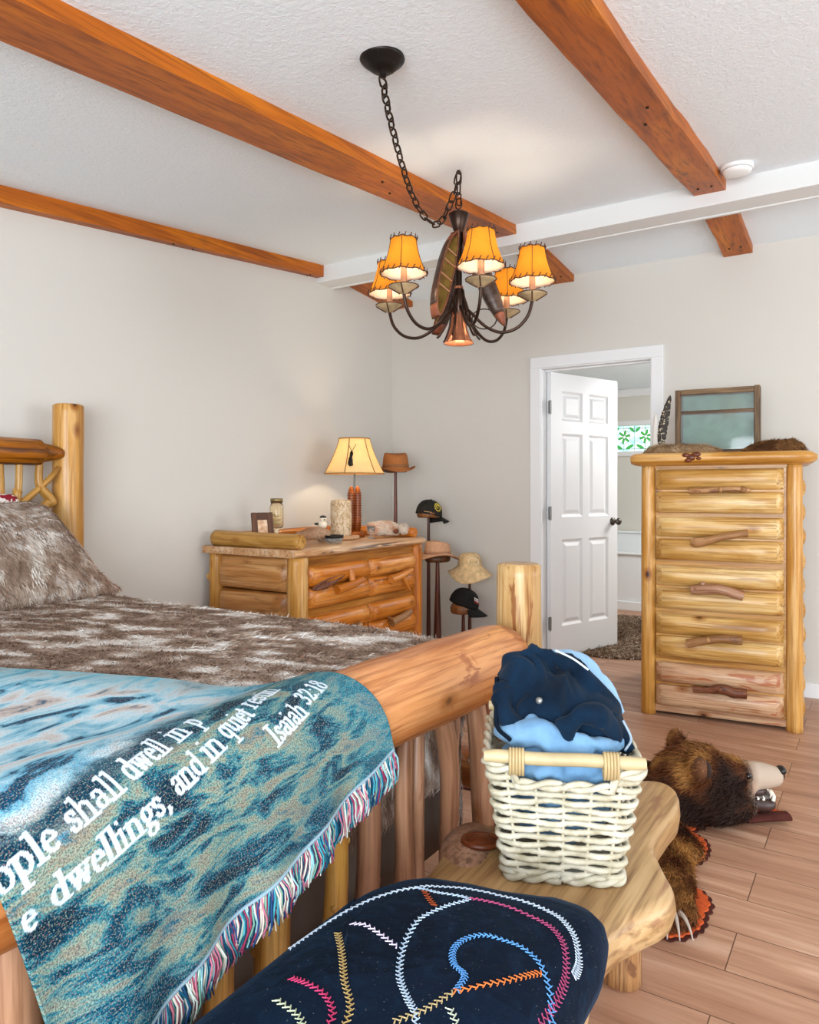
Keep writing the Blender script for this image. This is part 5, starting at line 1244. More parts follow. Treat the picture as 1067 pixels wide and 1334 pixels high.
# little pelts
def pelt(name, pts, r, label, c0_, c1_, N=2500, L=.02, cat='pelt', flat=.55, fl=(0, 0, -1), group=None):
    P_ = curve(pts, 20)+np.array([0, 0, .010]); R_ = np.interp(np.linspace(0, 1, 20), np.linspace(0, 1, len(r)), r); mb = MB()
    zmin = TZ
    m = MB(); m.tube(P_, R_*.9, 14, wob=.25, wf=9, col=np.array(lin(c0_)[:3])*.8)
    V, T_ = m.tris(); pts_, nr = sample(V, T_, N); k = np.argmin(((pts_[:, None]-P_[None])**2).sum(-1), 1); nn2 = pts_-P_[k]; nn2 /= np.maximum(np.linalg.norm(nn2, axis=1, keepdims=True), 1e-6)
    q = fbm(pts_*22, 3)[:, None]; a_ = np.clip((q-.35)*3.3, 0, 1); c = np.array(lin(c0_)[:3])*(1-a_)+np.array(lin(c1_)[:3])*a_; c = c*(.75+.4*rng.random((N, 1)))
    keep = pts_[:, 2] > pts_[:, 2].min()+.004
    m.strands(pts_[keep], nn2[keep], L, .0028, flow(nn2[keep], fl), (c[keep]*.7, c[keep]), lift=.28, seg=2, jit=.5)
    return tag(m.build(name, M_tanfur), label, cat, group)
pelt('fur_pelt', [(-2.83, 3.19, TZ+.035), (-2.82, 3.27, TZ+.042), (-2.80, 3.33, TZ+.05), (-2.76, 3.385, TZ+.04)], [.02, .036, .04, .025], 'small tan fur pelt between jar and dark glass dish', '#b98a68', '#dcb796', fl=(.5, .5, -.6))
# figurine
gx, gy = -2.87, 3.475
fg = empty('figurine', (gx, gy, TZ), 'tiny white bird figurine with a black cap on a stump', 'figurine')
M_porc = plain('cream_figurine', '#e8d9c0', .4); M_fblk = plain('black_figurine_paint', '#2a2422', .4)
MB().lathe([(0, TZ), (.03, TZ), (.026, TZ+.03), (.022, TZ+.075), (0, TZ+.077)], (gx, gy, 0), n=14).build('stump', plain('grey_stump', '#9a8670', .7, vary=.2), fg)
m = MB(); m.ell((gx, gy, TZ+.10), (.032, .026, .028)); m.ell((gx+.008, gy-.004, TZ+.135), (.022, .02, .02)); m.build('body', M_porc, fg)
m = MB(); m.ell((gx+.008, gy-.004, TZ+.146), (.0215, .0195, .012)); m.ell((gx-.028, gy-.018, TZ+.105), (.02, .012, .008)); m.build('cap', M_fblk, fg)
m = MB(); m.lathe([(0, TZ), (.006, TZ), (0, TZ+.02)], (0, 0, -10), n=6)
m = MB(); m.lathe([(.005, 0), (.0005, .016)], (gx+.026, gy-.014, TZ+.132), (.85, -.5, 0), n=8); m.build('beak', M_fblk, fg)
# dark rimmed glass dish
ax0, ay0 = -2.72, 3.40
ad = empty('glass_dish', (ax0, ay0, TZ), 'round glass dish with a dark rim on the dresser edge', 'dish')
MB().lathe([(0, TZ), (.04, TZ), (.052, TZ+.012), (.056, TZ+.03), (.051, TZ+.03), (.047, TZ+.014), (0, TZ+.008)], (ax0, ay0, 0), n=30).build('bowl', M_clear, ad)
MB().lathe([(.049, TZ+.029), (.057, TZ+.029), (.058, TZ+.046), (.05, TZ+.046), (.049, TZ+.029)], (ax0, ay0, 0), n=30, cap=False).build('rim', M_black, ad)
# live edge slice, birch log, glass
sx_, sy_ = -2.88, 3.66
n = 36; a = np.arange(n)/n*2*PI; rr = .115*(1+.14*(fbm(np.stack([np.cos(a)*2, np.sin(a)*2, a*0], -1), 3)-.5))
m = MB(); Q = np.stack([sx_+rr*np.cos(a)*.85, sy_+rr*np.sin(a)*1.35], -1)
m.grid(np.array([np.column_stack([sx_+(Q[:, 0]-sx_)*f, sy_+(Q[:, 1]-sy_)*f, np.full(n, TZ+z)]) for f, z in ((0, .001), (1, .001), (1.02, .01), (1, .02), (0, .02))]).transpose(1, 0, 2), closed_u=True)
tag(m.build('wood_slice', M_dtop), 'pale oval wood slice under the birch log', 'wood slice')
bx, by = -2.93, 3.735
t = NT('birch_bark'); co = t.attr('lc').outputs['Vector']; n_ = t.noise(t.mapping(co, (60, 60, 40)), 1, 5, .7, 1); t.base(t.ramp(n_, [(.3, '#8a6a46'), (.48, '#c9ab84'), (.62, '#e6d6bc'), (.75, '#a5845a')])); t.bump(n_, .8, .006); M_birch = t.set(.8)
bl_ = empty('birch_log', (bx, by, TZ+.02), 'upright birch bark log standing in front of the table lamp', 'log')
m = MB(); zs_ = np.linspace(TZ+.02, TZ+.245, 14); m.tube(np.stack([zs_*0+bx, zs_*0+by, zs_], -1), [.066, .067]+[.066]*10+[.066, .062], 28, wob=.07, wf=20); m.build('bark', M_birch, bl_)
MB().lathe([(0, TZ+.244), (.055, TZ+.244), (.055, TZ+.248), (0, TZ+.248)], (bx, by, 0), n=24).build('cut_top', M_pine, bl_)
gx2, gy2 = -2.76, 3.83
MB_ = MB(); MB_.lathe([(0, TZ), (.026, TZ), (.026, TZ+.004), (.004, TZ+.01), (.004, TZ+.03), (.022, TZ+.042), (.026, TZ+.08), (.024, TZ+.08), (.02, TZ+.045), (0, TZ+.036)], (gx2, gy2, 0), n=22)
tag(MB_.build('stemmed_glass', M_clear), 'tiny clear stemmed glass beside the long cream pelt', 'glass')
pelt('fur_pelt', [(-2.80, 3.86, TZ+.045), (-2.76, 3.93, TZ+.052), (-2.73, 3.99, TZ+.05), (-2.70, 4.04, TZ+.036)], [.04, .05, .05, .03], 'long cream and pinkish fur pelt at the right end of the dresser', '#dfae8e', '#f6e6d2', 4200, .022, fl=(.5, .6, -.5))
kx_, ky_ = -2.655, 4.01
pelt('fur_pompom', [(kx_-.02, ky_+.03, TZ+.04), (kx_+.0, ky_+.04, TZ+.045), (kx_+.02, ky_+.05, TZ+.04)], [.02, .04, .022], 'round white furry pompom near the right dresser edge', '#e6c7ac', '#f2e4d4', 1800, .016, 'pompom')
tag(MB().ell((kx_-.012, ky_-.03, TZ+.042), (.018, .018, .016)).build('dark_bead', M_knot), 'small dark brown bead between cream pelt and white pompom', 'bead')

# ================================================================== hats on stands
def stand(x, y, ztop, label, r=.011, taper=1.0, hb=(.085, .1, .055), mat=None, blk=True):
    s_ = empty('hat_stand', (x, y, 0), label, 'hat stand', 'wooden hat stands behind the dresser')
    MB().lathe([(0, 0), (.058, 0), (.058, .014), (.04, .022), (.02, .03), (0, .03)], (x, y, 0), n=24).build('base', M_pole, s_)
    MB().tube([(x, y, .02), (x, y, ztop*.45), (x, y, ztop*.75), (x, y, ztop+.02)], [r*taper*1.6, r*taper*1.2, r*1.05, r*.8], 12).build('pole', M_pole, s_)
    if blk:
        m = MB(); m.lathe([(0, ztop), (hb[0]*.93, ztop), (hb[0], ztop+.012), (hb[0], ztop+hb[2]*.6), (hb[0]*.8, ztop+hb[2]), (0, ztop+hb[2]*1.1)], (x, y, 0), n=24, sy=hb[1]/hb[0]); m.build('hat_block', M_capwood if mat is None else mat, s_)
    return s_
vrr = np.array([*vr, 0]); vff = np.array([*vf, 0]); UP = np.array([0, 0, 1.])
def felt(name, c, weave_=0, rough=.9):
    t = NT(name); co = t.new('ShaderNodeTexCoord').outputs['Object']; n = t.noise(co, 160 if weave_ else 30, 3)
    cl = lin(c)[:3]; t.base(t.ramp(n, [(.3, tuple(x*.75 for x in cl)), (.7, tuple(min(1, x*1.2) for x in cl))])); t.bump(n, .5 if weave_ else .15, .003); return t.set(rough, 0, .2)
def brimhat(x, y, z, name, label, mat, band, cr, chh, br, droop, pinch, front, tilt=0, dome=False):
    """crown radius cr, crown height chh, brim radius br; front = plan direction of the hat"""
    h = empty(name, (x, y, z), label, 'hat', 'hats on wooden stands'); f = np.array([*front, 0]); sd_ = np.cross(UP, f); n = 48; a = np.arange(n)/n*2*PI
    def ring(r, zz, el=1.18): return np.stack([np.array([x, y, z])+f*(r*el*math.cos(k))+sd_*(r*math.sin(k))+UP*(zz(k) if callable(zz) else zz) for k in a])
    if dome: prof = [(br, None), (br*.86, None), (cr*1.1, .012), (cr, .022), (cr*.97, chh*.5), (cr*.86, chh*.8), (cr*.6, chh*.96), (cr*.25, chh*1.0), (.001, chh*1.0)]
    else: prof = [(br, None), (br*.88, None), (cr*1.12, .006), (cr, .014), (cr*.98, chh*.35), (cr*.93, chh*.75), (cr*.86, chh*.97), (cr*.76, chh*1.02), (cr*.55, chh*.93), (.001, chh*.80)]
    R_ = []
    for i, (r, zz) in enumerate(prof):
        if zz is None: 
            e = (r-cr)/(br-cr); R_.append(ring(r, lambda k, e=e: -droop*e*(abs(math.cos(k))**1.5)+(.028*e**2*abs(math.sin(k))**2 if not dome else -droop*.55*e+ .012*math.sin(k*3)*e), 1.14))
        else:
            q = ring(r, zz)
            if not dome and zz > chh*.5:  # front pinch and lengthwise crease
                rel = q-np.array([x, y, z]); fc = rel@f; sc_ = rel@sd_; w_ = np.clip(fc/cr, 0, 1)*np.clip((zz/chh-.5)*2, 0, 1)
                q = q-np.outer(sc_*w_*pinch, sd_)-np.outer(np.clip(fc/cr, 0, 1)*.18*chh*(zz > chh*.9), UP)
            R_.append(q)
    V = np.array(R_).transpose(1, 0, 2); m = MB(); m.grid(V, closed_u=True)
    o = m.build('crown_and_brim', mat, h); o.modifiers.new('felt', 'SOLIDIFY').thickness = .003
    if band is not None:
        mm = MB(); mm.grid(np.array([ring(cr*1.015, .014), ring(cr*1.012, .024), ring(cr*1.01, .034)]).transpose(1, 0, 2), closed_u=True); b_ = mm.build('hat_band', band, h); b_.modifiers.new('cloth', 'SOLIDIFY').thickness = .002
    return h
M_fed = felt('brown_woven_fedora', '#a8693a', 1); M_str = felt('pinkish_straw', '#c99a78', 1); M_buck = felt('khaki_cotton', '#cfb184'); M_bandb = plain('brown_band', '#8a5a34', .8); M_bandt = plain('tan_band', '#a97a5a', .8)
hx_, hy_ = -2.925, 4.36
stand(hx_, hy_, 1.33, 'slim tall wooden stand carrying the brown fedora behind the lamp', .012, 1, (.08, .095, .07), M_dkwood)
brimhat(hx_, hy_, 1.35, 'fedora', 'brown woven fedora on the tallest stand beside the lamp shade', M_fed, M_bandb, .094, .118, .14, .02, .2, (.72, -.69))
hx_, hy_ = -2.756, 4.537
stand(hx_, hy_, 1.004, 'wooden stand under the black cap with the yellow badge', .011, 1, (.082, .09, .06))
def ballcap(x, y, z, name, label, mat, front, tilt, patch):
    h = empty(name, (x, y, z), label, 'cap', 'hats on wooden stands'); F_ = np.array([*front, 0.]); F_ /= np.linalg.norm(F_); S_ = np.cross(UP, F_); O = np.array([x, y, z])
    Rt = Matrix.Rotation(tilt, 3, Vector(S_)); f = np.array(Rt@Vector(F_)); u = np.array(Rt@Vector(UP)); n = 40; a = np.arange(n)/n*2*PI
    rows = []
    for th in np.linspace(0, PI/2, 12):
        r = math.cos(th)**.8; zz = math.sin(th)**.9
        rows.append(np.stack([O+f*(.104*r*math.cos(k))+S_*(.084*r*math.sin(k))+u*(.112*zz+.006) for k in a]))
    m = MB(); m.grid(np.array(rows).transpose(1, 0, 2), closed_u=True); o = m.build('crown', mat, h); o.modifiers.new('cloth', 'SOLIDIFY').thickness = .003
    m = MB(); nb = 13; V = np.zeros((nb, 6, 3))
    for i, k in enumerate(np.linspace(-1.05, 1.05, nb)):
        for j, e in enumerate(np.linspace(0, 1, 6)):
            base = O+f*(.101*math.cos(k))+S_*(.084*math.sin(k))+u*.008; reach = .078*math.cos(k*1.25)**.6 if abs(k) < 1.2 else 0
            V[i, j] = base+f*(reach*e)+S_*(.012*math.sin(k)*e)-u*(.018*e+.022*(abs(k)/1.05)**2*e+.010*(abs(k)/1.05)**2)
    m.grid(V); o = m.build('bill', mat, h); o.modifiers.new('card', 'SOLIDIFY').thickness = .004
    MB().ell(O+u*.119, (.007, .007, .005), None, 10, 6).build('button', mat, h)
    return h, O, f, S_, u
M_cap1 = felt('black_cap_cotton', '#2a2723'); M_cap2 = felt('black_cap_twill', '#1a1817')
def cap_surface(O, f, S_, u, k, th, o=.003):
    r = math.cos(th)**.8; zz = math.sin(th)**.9; return O+f*((.104+o)*r*math.cos(k))+S_*((.084+o)*r*math.sin(k))+u*((.112+o)*zz+.006)
fr1 = np.array([.62, .78]); fr1 = vr*.80+vf*.55
h1, O, f, S_, u = ballcap(hx_, hy_, 1.014, 'cap', 'black cap with a yellow badge on the stand right of the dresser', M_cap1, fr1, .18, None)
# which side faces the room
sgn = -1 if np.dot(S_[:2], vf) > 0 else 1
M_yel = plain('yellow_embroidery', '#d9c04a', .7)
m = MB(); kc, tc, R_ = sgn*1.42, .55, .27
P_ = [cap_surface(O, f, S_, u, kc+R_*math.cos(a), tc+R_*.95*math.sin(a), .004) for a in np.linspace(0, 2*PI, 25)[:-1]]; m.tube(P_, .003, 6, closed=True)
for b in np.linspace(0, 2*PI, 13)[:-1]:
    m.tube([cap_surface(O, f, S_, u, kc+R_*q*math.cos(b), tc+R_*.95*q*math.sin(b), .004) for q in (1.0, 1.28)], .003, 5)
m.tube([cap_surface(O, f, S_, u, kc+.13*math.cos(a), tc+.12*math.sin(a)+.03, .004) for a in np.linspace(.3, 5.0, 12)], .0035, 5)
tag(m.build('badge', M_yel, h1), 'round yellow embroidered badge')
m = MB(); m.tube([cap_surface(O, f, S_, u, sgn*k, .12, .003) for k in (1.9, 2.2, 2.5)], .003, 5); tag(m.build('side_strap', plain('tan_strap', '#b08a5a', .7), h1), 'tan side strap')
# straw hat on the dark tapered stand
hx_, hy_ = -2.60, 4.40
stand(hx_, hy_, .705, 'dark tapered stand under the pinkish straw hat', .016, 1.25, (.085, .1, .05), M_dkwood)
brimhat(hx_, hy_, .745, 'straw_hat', 'pinkish straw hat half hidden behind the right dresser post', M_str, M_bandt, .085, .10, .145, .03, .2, tuple(vr*.9+vf*.3))
# bucket hat
hx_, hy_ = -2.41, 4.52
stand(hx_, hy_, .60, 'slim dark stand under the khaki bucket hat', .010, 1, (.09, .09, .06), M_dkwood)
bh = brimhat(hx_, hy_, .66, 'bucket_hat', 'khaki bucket hat with an embroidered smiling face patch', M_buck, None, .083, .105, .155, .055, 0, tuple(-vf), dome=True)
m = MB(); bc = np.array([hx_, hy_, .678]); M_emb = plain('cream_embroidery', '#ead9b0', .8)
def bp(a, z): 
    r = .086-.012*max(0, (z-.05)/.05); d = -vf*math.cos(a)+vr*math.sin(a); el = 1.18*abs(math.cos(a))+abs(math.sin(a))*1.0; return (hx_+d[0]*r*el*1.02, hy_+d[1]*r*el*1.02, .66+z)
m.tube([bp(.12+.28*math.cos(t_), .052+.026*math.sin(t_)) for t_ in np.linspace(0, 2*PI, 25)[:-1]], .0026, 5, closed=True)
m.tube([bp(.12+.15*math.cos(t_), .050+.014*math.sin(t_)) for t_ in np.linspace(PI+.3, 2*PI-.3, 9)], .0024, 5)
for da in (-.11, .11): m.ell(bp(.12+da, .062), (.004,)*3, None, 8, 6)
for t_ in np.linspace(0, 2*PI, 13)[:-1]: m.tube([bp(.12+.28*q*math.cos(t_), .052+.026*q*math.sin(t_)) for q in (1.05, 1.3)], .0018, 4)
tag(m.build('patch', M_emb, bh), 'pale embroidered face patch')
# lower black cap
hx_, hy_ = -2.385, 4.38
stand(hx_, hy_, .37, 'short wooden stand under the lowest black cap', .012, 1, (.085, .095, .07))
fr2 = vr*.92-vf*.35
h2, O, f, S_, u = ballcap(hx_, hy_, .42, 'cap', 'black cap with red and white lettering, lowest of the hats', M_cap2, fr2, .32, None)
sgn = -1 if np.dot(S_[:2], vf) > 0 else 1
for nm, c, dth in (('red_emblem', '#b0463c', 0), ('white_emblem', '#dcd6d2', .11)):
    m = MB()
    for j in range(4):
        k0 = sgn*(.22+.13*j); m.tube([cap_surface(O, f, S_, u, k0+sgn*.07*q, .34+dth+.2*q2+.03*j, .004) for q, q2 in ((0, 0), (1, .4), (0, .7), (1, 1.1))], .0026, 5)
    m.build(nm, plain(nm+'_thread', c, .7), h2)

# ================================================================== on top of the chest
cz = 1.401
case = empty('display_case', tuple(cp(.33, .27, 0)[:2])+(cz,), 'weathered wooden display case with green back standing on the tall chest', 'display case', rz=ca)
Md2 = Matrix.Translation(cp(.115, .30, cz)) @ Matrix.Rotation(ca-.03, 4, 'Z')
wc, hc, dc = .43, .36, .10
M_old = wood('weathered_dark_oak', '#5e4732', '#735a40', '#8a6e50', dark='#33241a', knots=.2, streak=.7, rough=.6, sc=1.5)
m = MB(); m.box((0, -dc, 0), (.03, 0, hc), M=Md2, axis=2).box((wc-.03, -dc, 0), (wc, 0, hc+.004), M=Md2, axis=2); m.box((.03, -dc, hc-.03), (wc-.03, 0, hc), M=Md2, axis=0).box((.03, -dc, 0), (wc-.03, 0, .025), M=Md2, axis=0)
m.build('frame', M_old, case, bevel=.004)
MB().box((.03, -.012, .025), (wc-.03, -.004, hc-.03), M=Md2).build('back_board', plain('sage_green_cloth', '#6f9a86', .9, vary=.12, bscale=90), case)
MB().box((.03, -dc+.006, hc-.135), (wc-.03, -.02, hc-.118), M=Md2, axis=0).build('shelf', M_old, case)
MB().box((.03, -dc+.010, .025), (wc-.03, -dc+.013, hc-.03), M=Md2).build('glass_pane', M_clear, case)
# feathers
def feather(p0, p1, w, name, label, mat, bend=.03, n=26):
    p0, p1 = np.array(p0), np.array(p1); t_ = np.linspace(0, 1, n); d = p1-p0; side = cdir((1, 0, 0)); C = p0+d*t_[:, None]+side*(bend*np.sin(t_*PI))[:, None]
    f_ = empty(name, tuple(p0), label, 'feather'); wv_ = w*np.clip(np.sin(np.clip((t_-.1)/.9, 0, 1)**.8*PI), 0, 1)**.6+.001
    jag = 1+.25*(rng.random(n)-.5); V = np.stack([C-side*(wv_*jag)[:, None]*.9+cdir((0, .006, 0)), C-side*(wv_*.5)[:, None], C, C+side*(wv_*.5)[:, None], C+side*(wv_*1.05*jag[::-1])[:, None]+cdir((0, .006, 0))], 1)
    o = MB().grid(V, 0, np.stack([np.repeat(t_[:, None], 5, 1)*.3, V[..., 0], V[..., 2]], -1)).build('vane', mat, f_); o.modifiers.new('barbs', 'SOLIDIFY').thickness = .002
    MB().tube(C, np.linspace(.0028, .001, n), 6).build('quill', plain('pale_quill', '#cbbfa6', .5), f_); return f_
t = NT('barred_dark_feather'); co = t.attr('lc').outputs['Vector']; n_ = t.noise(t.mapping(co, (70, 60, 60)), 1, 2, .5, .5); t.base(t.ramp(n_, [(.56, '#2e2620'), (.62, '#b8a88c')])); M_fe = t.set(.7)
feather(cp(.045, .12, cz+.0), cp(.095, .13, cz+.325), .024, 'feather', 'dark barred feather standing upright left of the display case', M_fe, -.012)
feather(cp(.005, .16, cz+.0), cp(.012, .17, cz+.235), .016, 'feather', 'plain white feather standing behind the dark barred feather', plain('white_feather', '#e2dcd4', .8), .004)
def flatpelt(outline, z, h, label, c0_, c1_, N, L):
    o2 = curve([cp(x, y, z) for x, y in outline+outline[:1]], 60)[:-1]; c = o2.mean(0); R_ = []
    for f_, zz in ((0, 0), (1, 0), (1.0, .006), (.8, h*.7), (.5, h), (0, h)): q = c+(o2-c)*f_; q[:, 2] = z+zz+(h*.7*(fbm(q*14, 3)-.5) if zz > .01 else 0); R_.append(q)
    m = MB(); m.grid(np.array(R_).transpose(1, 0, 2), 0, None, np.broadcast_to(np.array(lin(c0_)[:3])*.7, (len(o2)*6, 3)), closed_u=True)
    V, T_ = m.tris(); P_, nr = sample(V, T_, N, lambda c_: c_[:, 2] > z+.004); nr = np.where(nr[:, 2:] < 0, -nr, nr); a_ = np.clip((fbm(P_*24, 3)[:, None]-.35)*3.3, 0, 1)
    cc = (np.array(lin(c0_)[:3])*(1-a_)+np.array(lin(c1_)[:3])*a_)*(.7+.5*rng.random((N, 1))); m.strands(P_, nr, L, .003, flow(nr, cdir((1, -.4, -.3))), (cc*.6, cc), lift=.3, jit=.6)
    return tag(m.build('fur_pelt', M_tanfur), label, 'pelt')
flatpelt([(-.03, .0), (.05, -.045), (.16, -.055), (.28, -.06), (.36, -.045), (.34, -.01), (.22, .01), (.10, .09), (.0, .11)], cz, .042, 'pale tan pelt at the left end of the chest top', '#a07a54', '#d8bd98', 3600, .024)
flatpelt([(.46, -.05), (.56, -.055), (.68, -.05), (.74, .0), (.75, .1), (.70, .16), (.60, .14), (.56, .02)], cz, .05, 'dark brown pelt at the right end of the chest top', '#5c3a22', '#94683e', 3600, .024)
# ================================================================== bear skin rug
bear = empty('bearskin_rug', (-.9, 2.75, 0), 'brown bearskin rug with open-mouthed head, claws and orange felt border', 'rug')
Hh = np.array([.87, .49, 0]); Hh /= np.linalg.norm(Hh); Hs = np.array([-Hh[1], Hh[0], 0]); HO = np.array([-.545, 2.83, 0])
def hb(a, s, z): return HO+Hh*a+Hs*s+UP*z
Mh = Matrix(((Hh[0], Hs[0], 0), (Hh[1], Hs[1], 0), (0, 0, 1))).to_4x4()
# flat felt border
felt_out = [(-.30, 3.04), (-.36, 2.98), (-.43, 2.87), (-.50, 2.80), (-.53, 2.745), (-.545, 2.70), (-.50, 2.66), (-.475, 2.58), (-.485, 2.49), (-.53, 2.43), (-.50, 2.36), (-.435, 2.31), (-.405, 2.25), (-.408, 2.19), (-.405, 2.12), (-.435, 2.05), (-.48, 2.018), (-.535, 2.022), (-.60, 2.05), (-.68, 2.15), (-.74, 2.32),
    (-.86, 2.58), (-1.10, 2.64), (-1.40, 2.60), (-1.60, 2.56), (-1.66, 2.55), (-1.5, 2.78), (-1.25, 2.9), (-1.12, 3.02), (-1.10, 3.22), (-1.02, 3.30), (-.93, 3.24), (-.86, 3.10), (-.70, 3.04), (-.52, 3.06), (-.40, 3.09)]
fo = curve([(*k, 0) for k in felt_out+felt_out[:1]], 260)[:-1]; tan_ = np.gradient(fo, axis=0); nrm2 = np.stack([-tan_[:, 1], tan_[:, 0], tan_[:, 0]*0], -1); nrm2 /= np.linalg.norm(nrm2, axis=1, keepdims=True)
L_ = np.cumsum(np.linalg.norm(np.diff(np.vstack([fo, fo[:1]]), axis=0), axis=1)); fo = fo+nrm2*(.004*np.sin(L_*170))[:, None]
def flatshape(ol, z0, z1, name, mat, parent, inset=0):
    c = np.array([-.9, 2.68, 0]); m = MB(); n = len(ol)
    import mathutils.geometry as mg
    tri = mg.tessellate_polygon([[Vector(p) for p in ol]])
    b = ol.copy(); b[:, 2] = z0; t_ = ol.copy(); t_[:, 2] = z1
    m.add(t_, [list(x) for x in tri], 0, None, None, False); m.add(b, [list(x)[::-1] for x in tri], 0, None, None, False)
    m.add(np.vstack([b, t_]), [[i, (i+1) % n, n+(i+1) % n, n+i] for i in range(n)], 0, None, None, False)
    return m.build(name, mat, parent)
M_felt = plain('orange_red_felt', '#c4562c', .95, spec=.1, bump=.3, bscale=300, vary=.15); M_feltd = plain('dark_maroon_felt', '#4a2620', .95, spec=.1, vary=.2)
flatshape(fo-nrm2*.0, .002, .006, 'outer_felt', M_feltd, bear)
tag(flatshape(fo+nrm2*.012*(1 if np.dot(nrm2[40], np.array([-.9, 2.7, 0])-fo[40]) > 0 else -1), .006, .012, 'felt_border', M_felt, bear), 'orange felt border')
# body, arms and head as one skin
m = MB()
for c, r in (((-.03, 0, .145), (.155, .13, .125)), ((.06, 0, .165), (.095, .095, .075)), ((.10, 0, .185), (.06, .08, .045)), ((.05, 0, .075), (.13, .12, .072)), ((-.17, 0, .09), (.15, .15, .085)), ((.13, 0, .135), (.06, .062, .05)), ((.12, .0, .07), (.07, .06, .045))):
    m.ell(hb(*c), r, Mh, 24, 16)
m.tube([hb(.10, 0, .16), hb(.17, 0, .168), hb(.215, 0, .168), hb(.25, 0, .166)], [.06, .052, .047, .038], 20)
m.ell(hb(.25, 0, .166), (.034, .038, .038), Mh, 18, 12)
for s_ in (-1, 1):
    m.ell(hb(-.055, s_*.118, .228), (.028, .05, .055), Mh @ Matrix.Rotation(.35*s_*-1, 4, 'X'), 16, 12)
# arm and paw
m.tube(curve([(-.68, 2.66, .03), (-.58, 2.52, .035), (-.555, 2.38, .036), (-.52, 2.25, .04), (-.50, 2.14, .042)], 20), [.07]*8+[.062]*6+[.06]*6, 16, oval=.6)
m.ell((-.495, 2.11, .04), (.072, .072, .038)); m.ell((-.56, 2.52, .02), (.075, .095, .02))
m.tube(curve([(-.85, 2.98, .03), (-.95, 3.1, .03), (-1.02, 3.22, .03)], 12), .055, 14, oval=.6)
m.tube(curve([(-.55, 2.85, .05), (-.85, 2.80, .04), (-1.2, 2.76, .03), (-1.52, 2.70, .02)], 20), [.12]*6+[.14]*10+[.08]*4, 18, oval=1.0)
sk = organic(m, .009, 6)
V, q_, t_, N_ = sk
V = V.copy(); V[:, 2] = np.maximum(V[:, 2], .011)
rel = V-HO; A_ = rel@Hh; S2 = rel@Hs
# flatten the back of the pelt
bk_ = np.clip((-.25-A_)/.15, 0, 1); V[:, 2] = V[:, 2]*(1-.55*bk_)+.012*.55*bk_
def bearcol(P):
    r_ = P-HO; a = r_@Hh; z = P[:, 2]; s_ = r_@Hs
    k = fbm(P*np.array([9, 9, 14]), 4)[:, None]; dark = np.array(lin('#2c160c')[:3]); mid = np.array(lin('#6e3c1a')[:3]); hi = np.array(lin('#c48a48')[:3])
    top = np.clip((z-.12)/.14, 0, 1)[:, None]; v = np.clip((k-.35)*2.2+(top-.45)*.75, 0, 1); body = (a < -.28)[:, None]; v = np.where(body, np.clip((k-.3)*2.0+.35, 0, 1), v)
    arm = ((P[:, 1] < 2.62) & (P[:, 0] > -.75))[:, None]; v = np.where(arm, np.clip((k-.35)*2.4+.38, 0, 1), v)
    c = np.where(v < .5, dark+(mid-dark)*v*2, mid+(hi-mid)*(v*2-1))
    mz = np.clip((a-.135-.25*np.maximum(0, .13-z))/.045, 0, 1)[:, None]*(np.abs(s_) < .09)[:, None]
    tan1 = np.array(lin('#b3a08e')[:3])*(.85+.3*k); return c*(1-mz)+tan1*mz, mz[:, 0]
c, mz = bearcol(V); mb = MB(); mb.add(V, q_, 0, V, np.where(mz[:, None] > .4, c, c*.55))
if len(t_): mb.F.append((t_, 0, True))
Tt = np.vstack([q_[:, [0, 1, 2]], q_[:, [0, 2, 3]]]); pts, nr = sample(V, Tt, 46000, lambda c_: (c_[:, 0] > -1.3)*(1+2.5*(c_[:, 0] > -.8))*(c_[:, 2] > .014))
cc, mz = bearcol(pts); keep = (mz < .5); pts, nr, cc = pts[keep], nr[keep], cc[keep]
rel = pts-HO; a_ = rel@Hh; fl = np.where((a_ > -.3)[:, None], -Hh*1.0+np.array([0, 0, -.35]), np.array([-.6, -.3, -.2])); arm = (pts[:, 1] < 2.6)&(pts[:, 0] > -.75); fl = np.where(arm[:, None], np.array([.35, -1, -.2]), fl)
LL = np.where(a_ > .06, .018, .034); LL = np.where(arm, .030, LL)
cj = cc*(.65+.65*rng.random((len(pts), 1))); mb.strands(pts, nr, LL, .0030, flow(nr, fl), (cj*.55, np.minimum(cj*1.15, 1)), lift=.3, seg=2, jit=.45)
M_bear = attr_col('brown_bear_fur', .7, .25)
mb.build('pelt', M_bear, bear)
M_nose = plain('black_nose', '#15110f', .35); M_eye = plain('dark_glass_eye', '#120c08', .08); M_mouth = plain('dark_mouth', '#3a2622', .4); M_tong = plain('grey_tongue', '#5a5450', .25); M_tooth = plain('ivory', '#e6dfd0', .3); M_claw = plain('pale_claw', '#a8988a', .35)
m = MB(); m.ell(hb(.276, 0, .190), (.016, .026, .016), Mh, 16, 12); m.ell(hb(.281, 0, .172), (.008, .010, .02), Mh, 12, 8); m.build('nose', M_nose, bear)
for s_ in (-1, 1): MB().ell(hb(.135, s_*.066, .19), (.012, .010, .011), Mh, 12, 8).build('eye', M_eye, bear)
M_earo = plain('brown_ear_fur', '#5e381c', .8, vary=.3, bscale=90); M_eari = plain('dark_ear_inside', '#2a160c', .9)
for s_ in (-1, 1):
    er = empty('ear', (0, 0, 0)); er.parent = bear; er.matrix_basis = world(bear).inverted()@Matrix.Translation(Vector(hb(-.055, s_*.135, .235)))
    MB().ell(hb(-.06, s_*.138, .235), (.030, .040, .050), Mh @ Matrix.Rotation(-s_*.5, 4, 'X'), 18, 12).build('ear_fur', M_earo, er)
    MB().ell(hb(-.040, s_*.148, .236), (.016, .028, .036), Mh @ Matrix.Rotation(-s_*.5, 4, 'X'), 16, 10).build('ear_inside', M_eari, er)
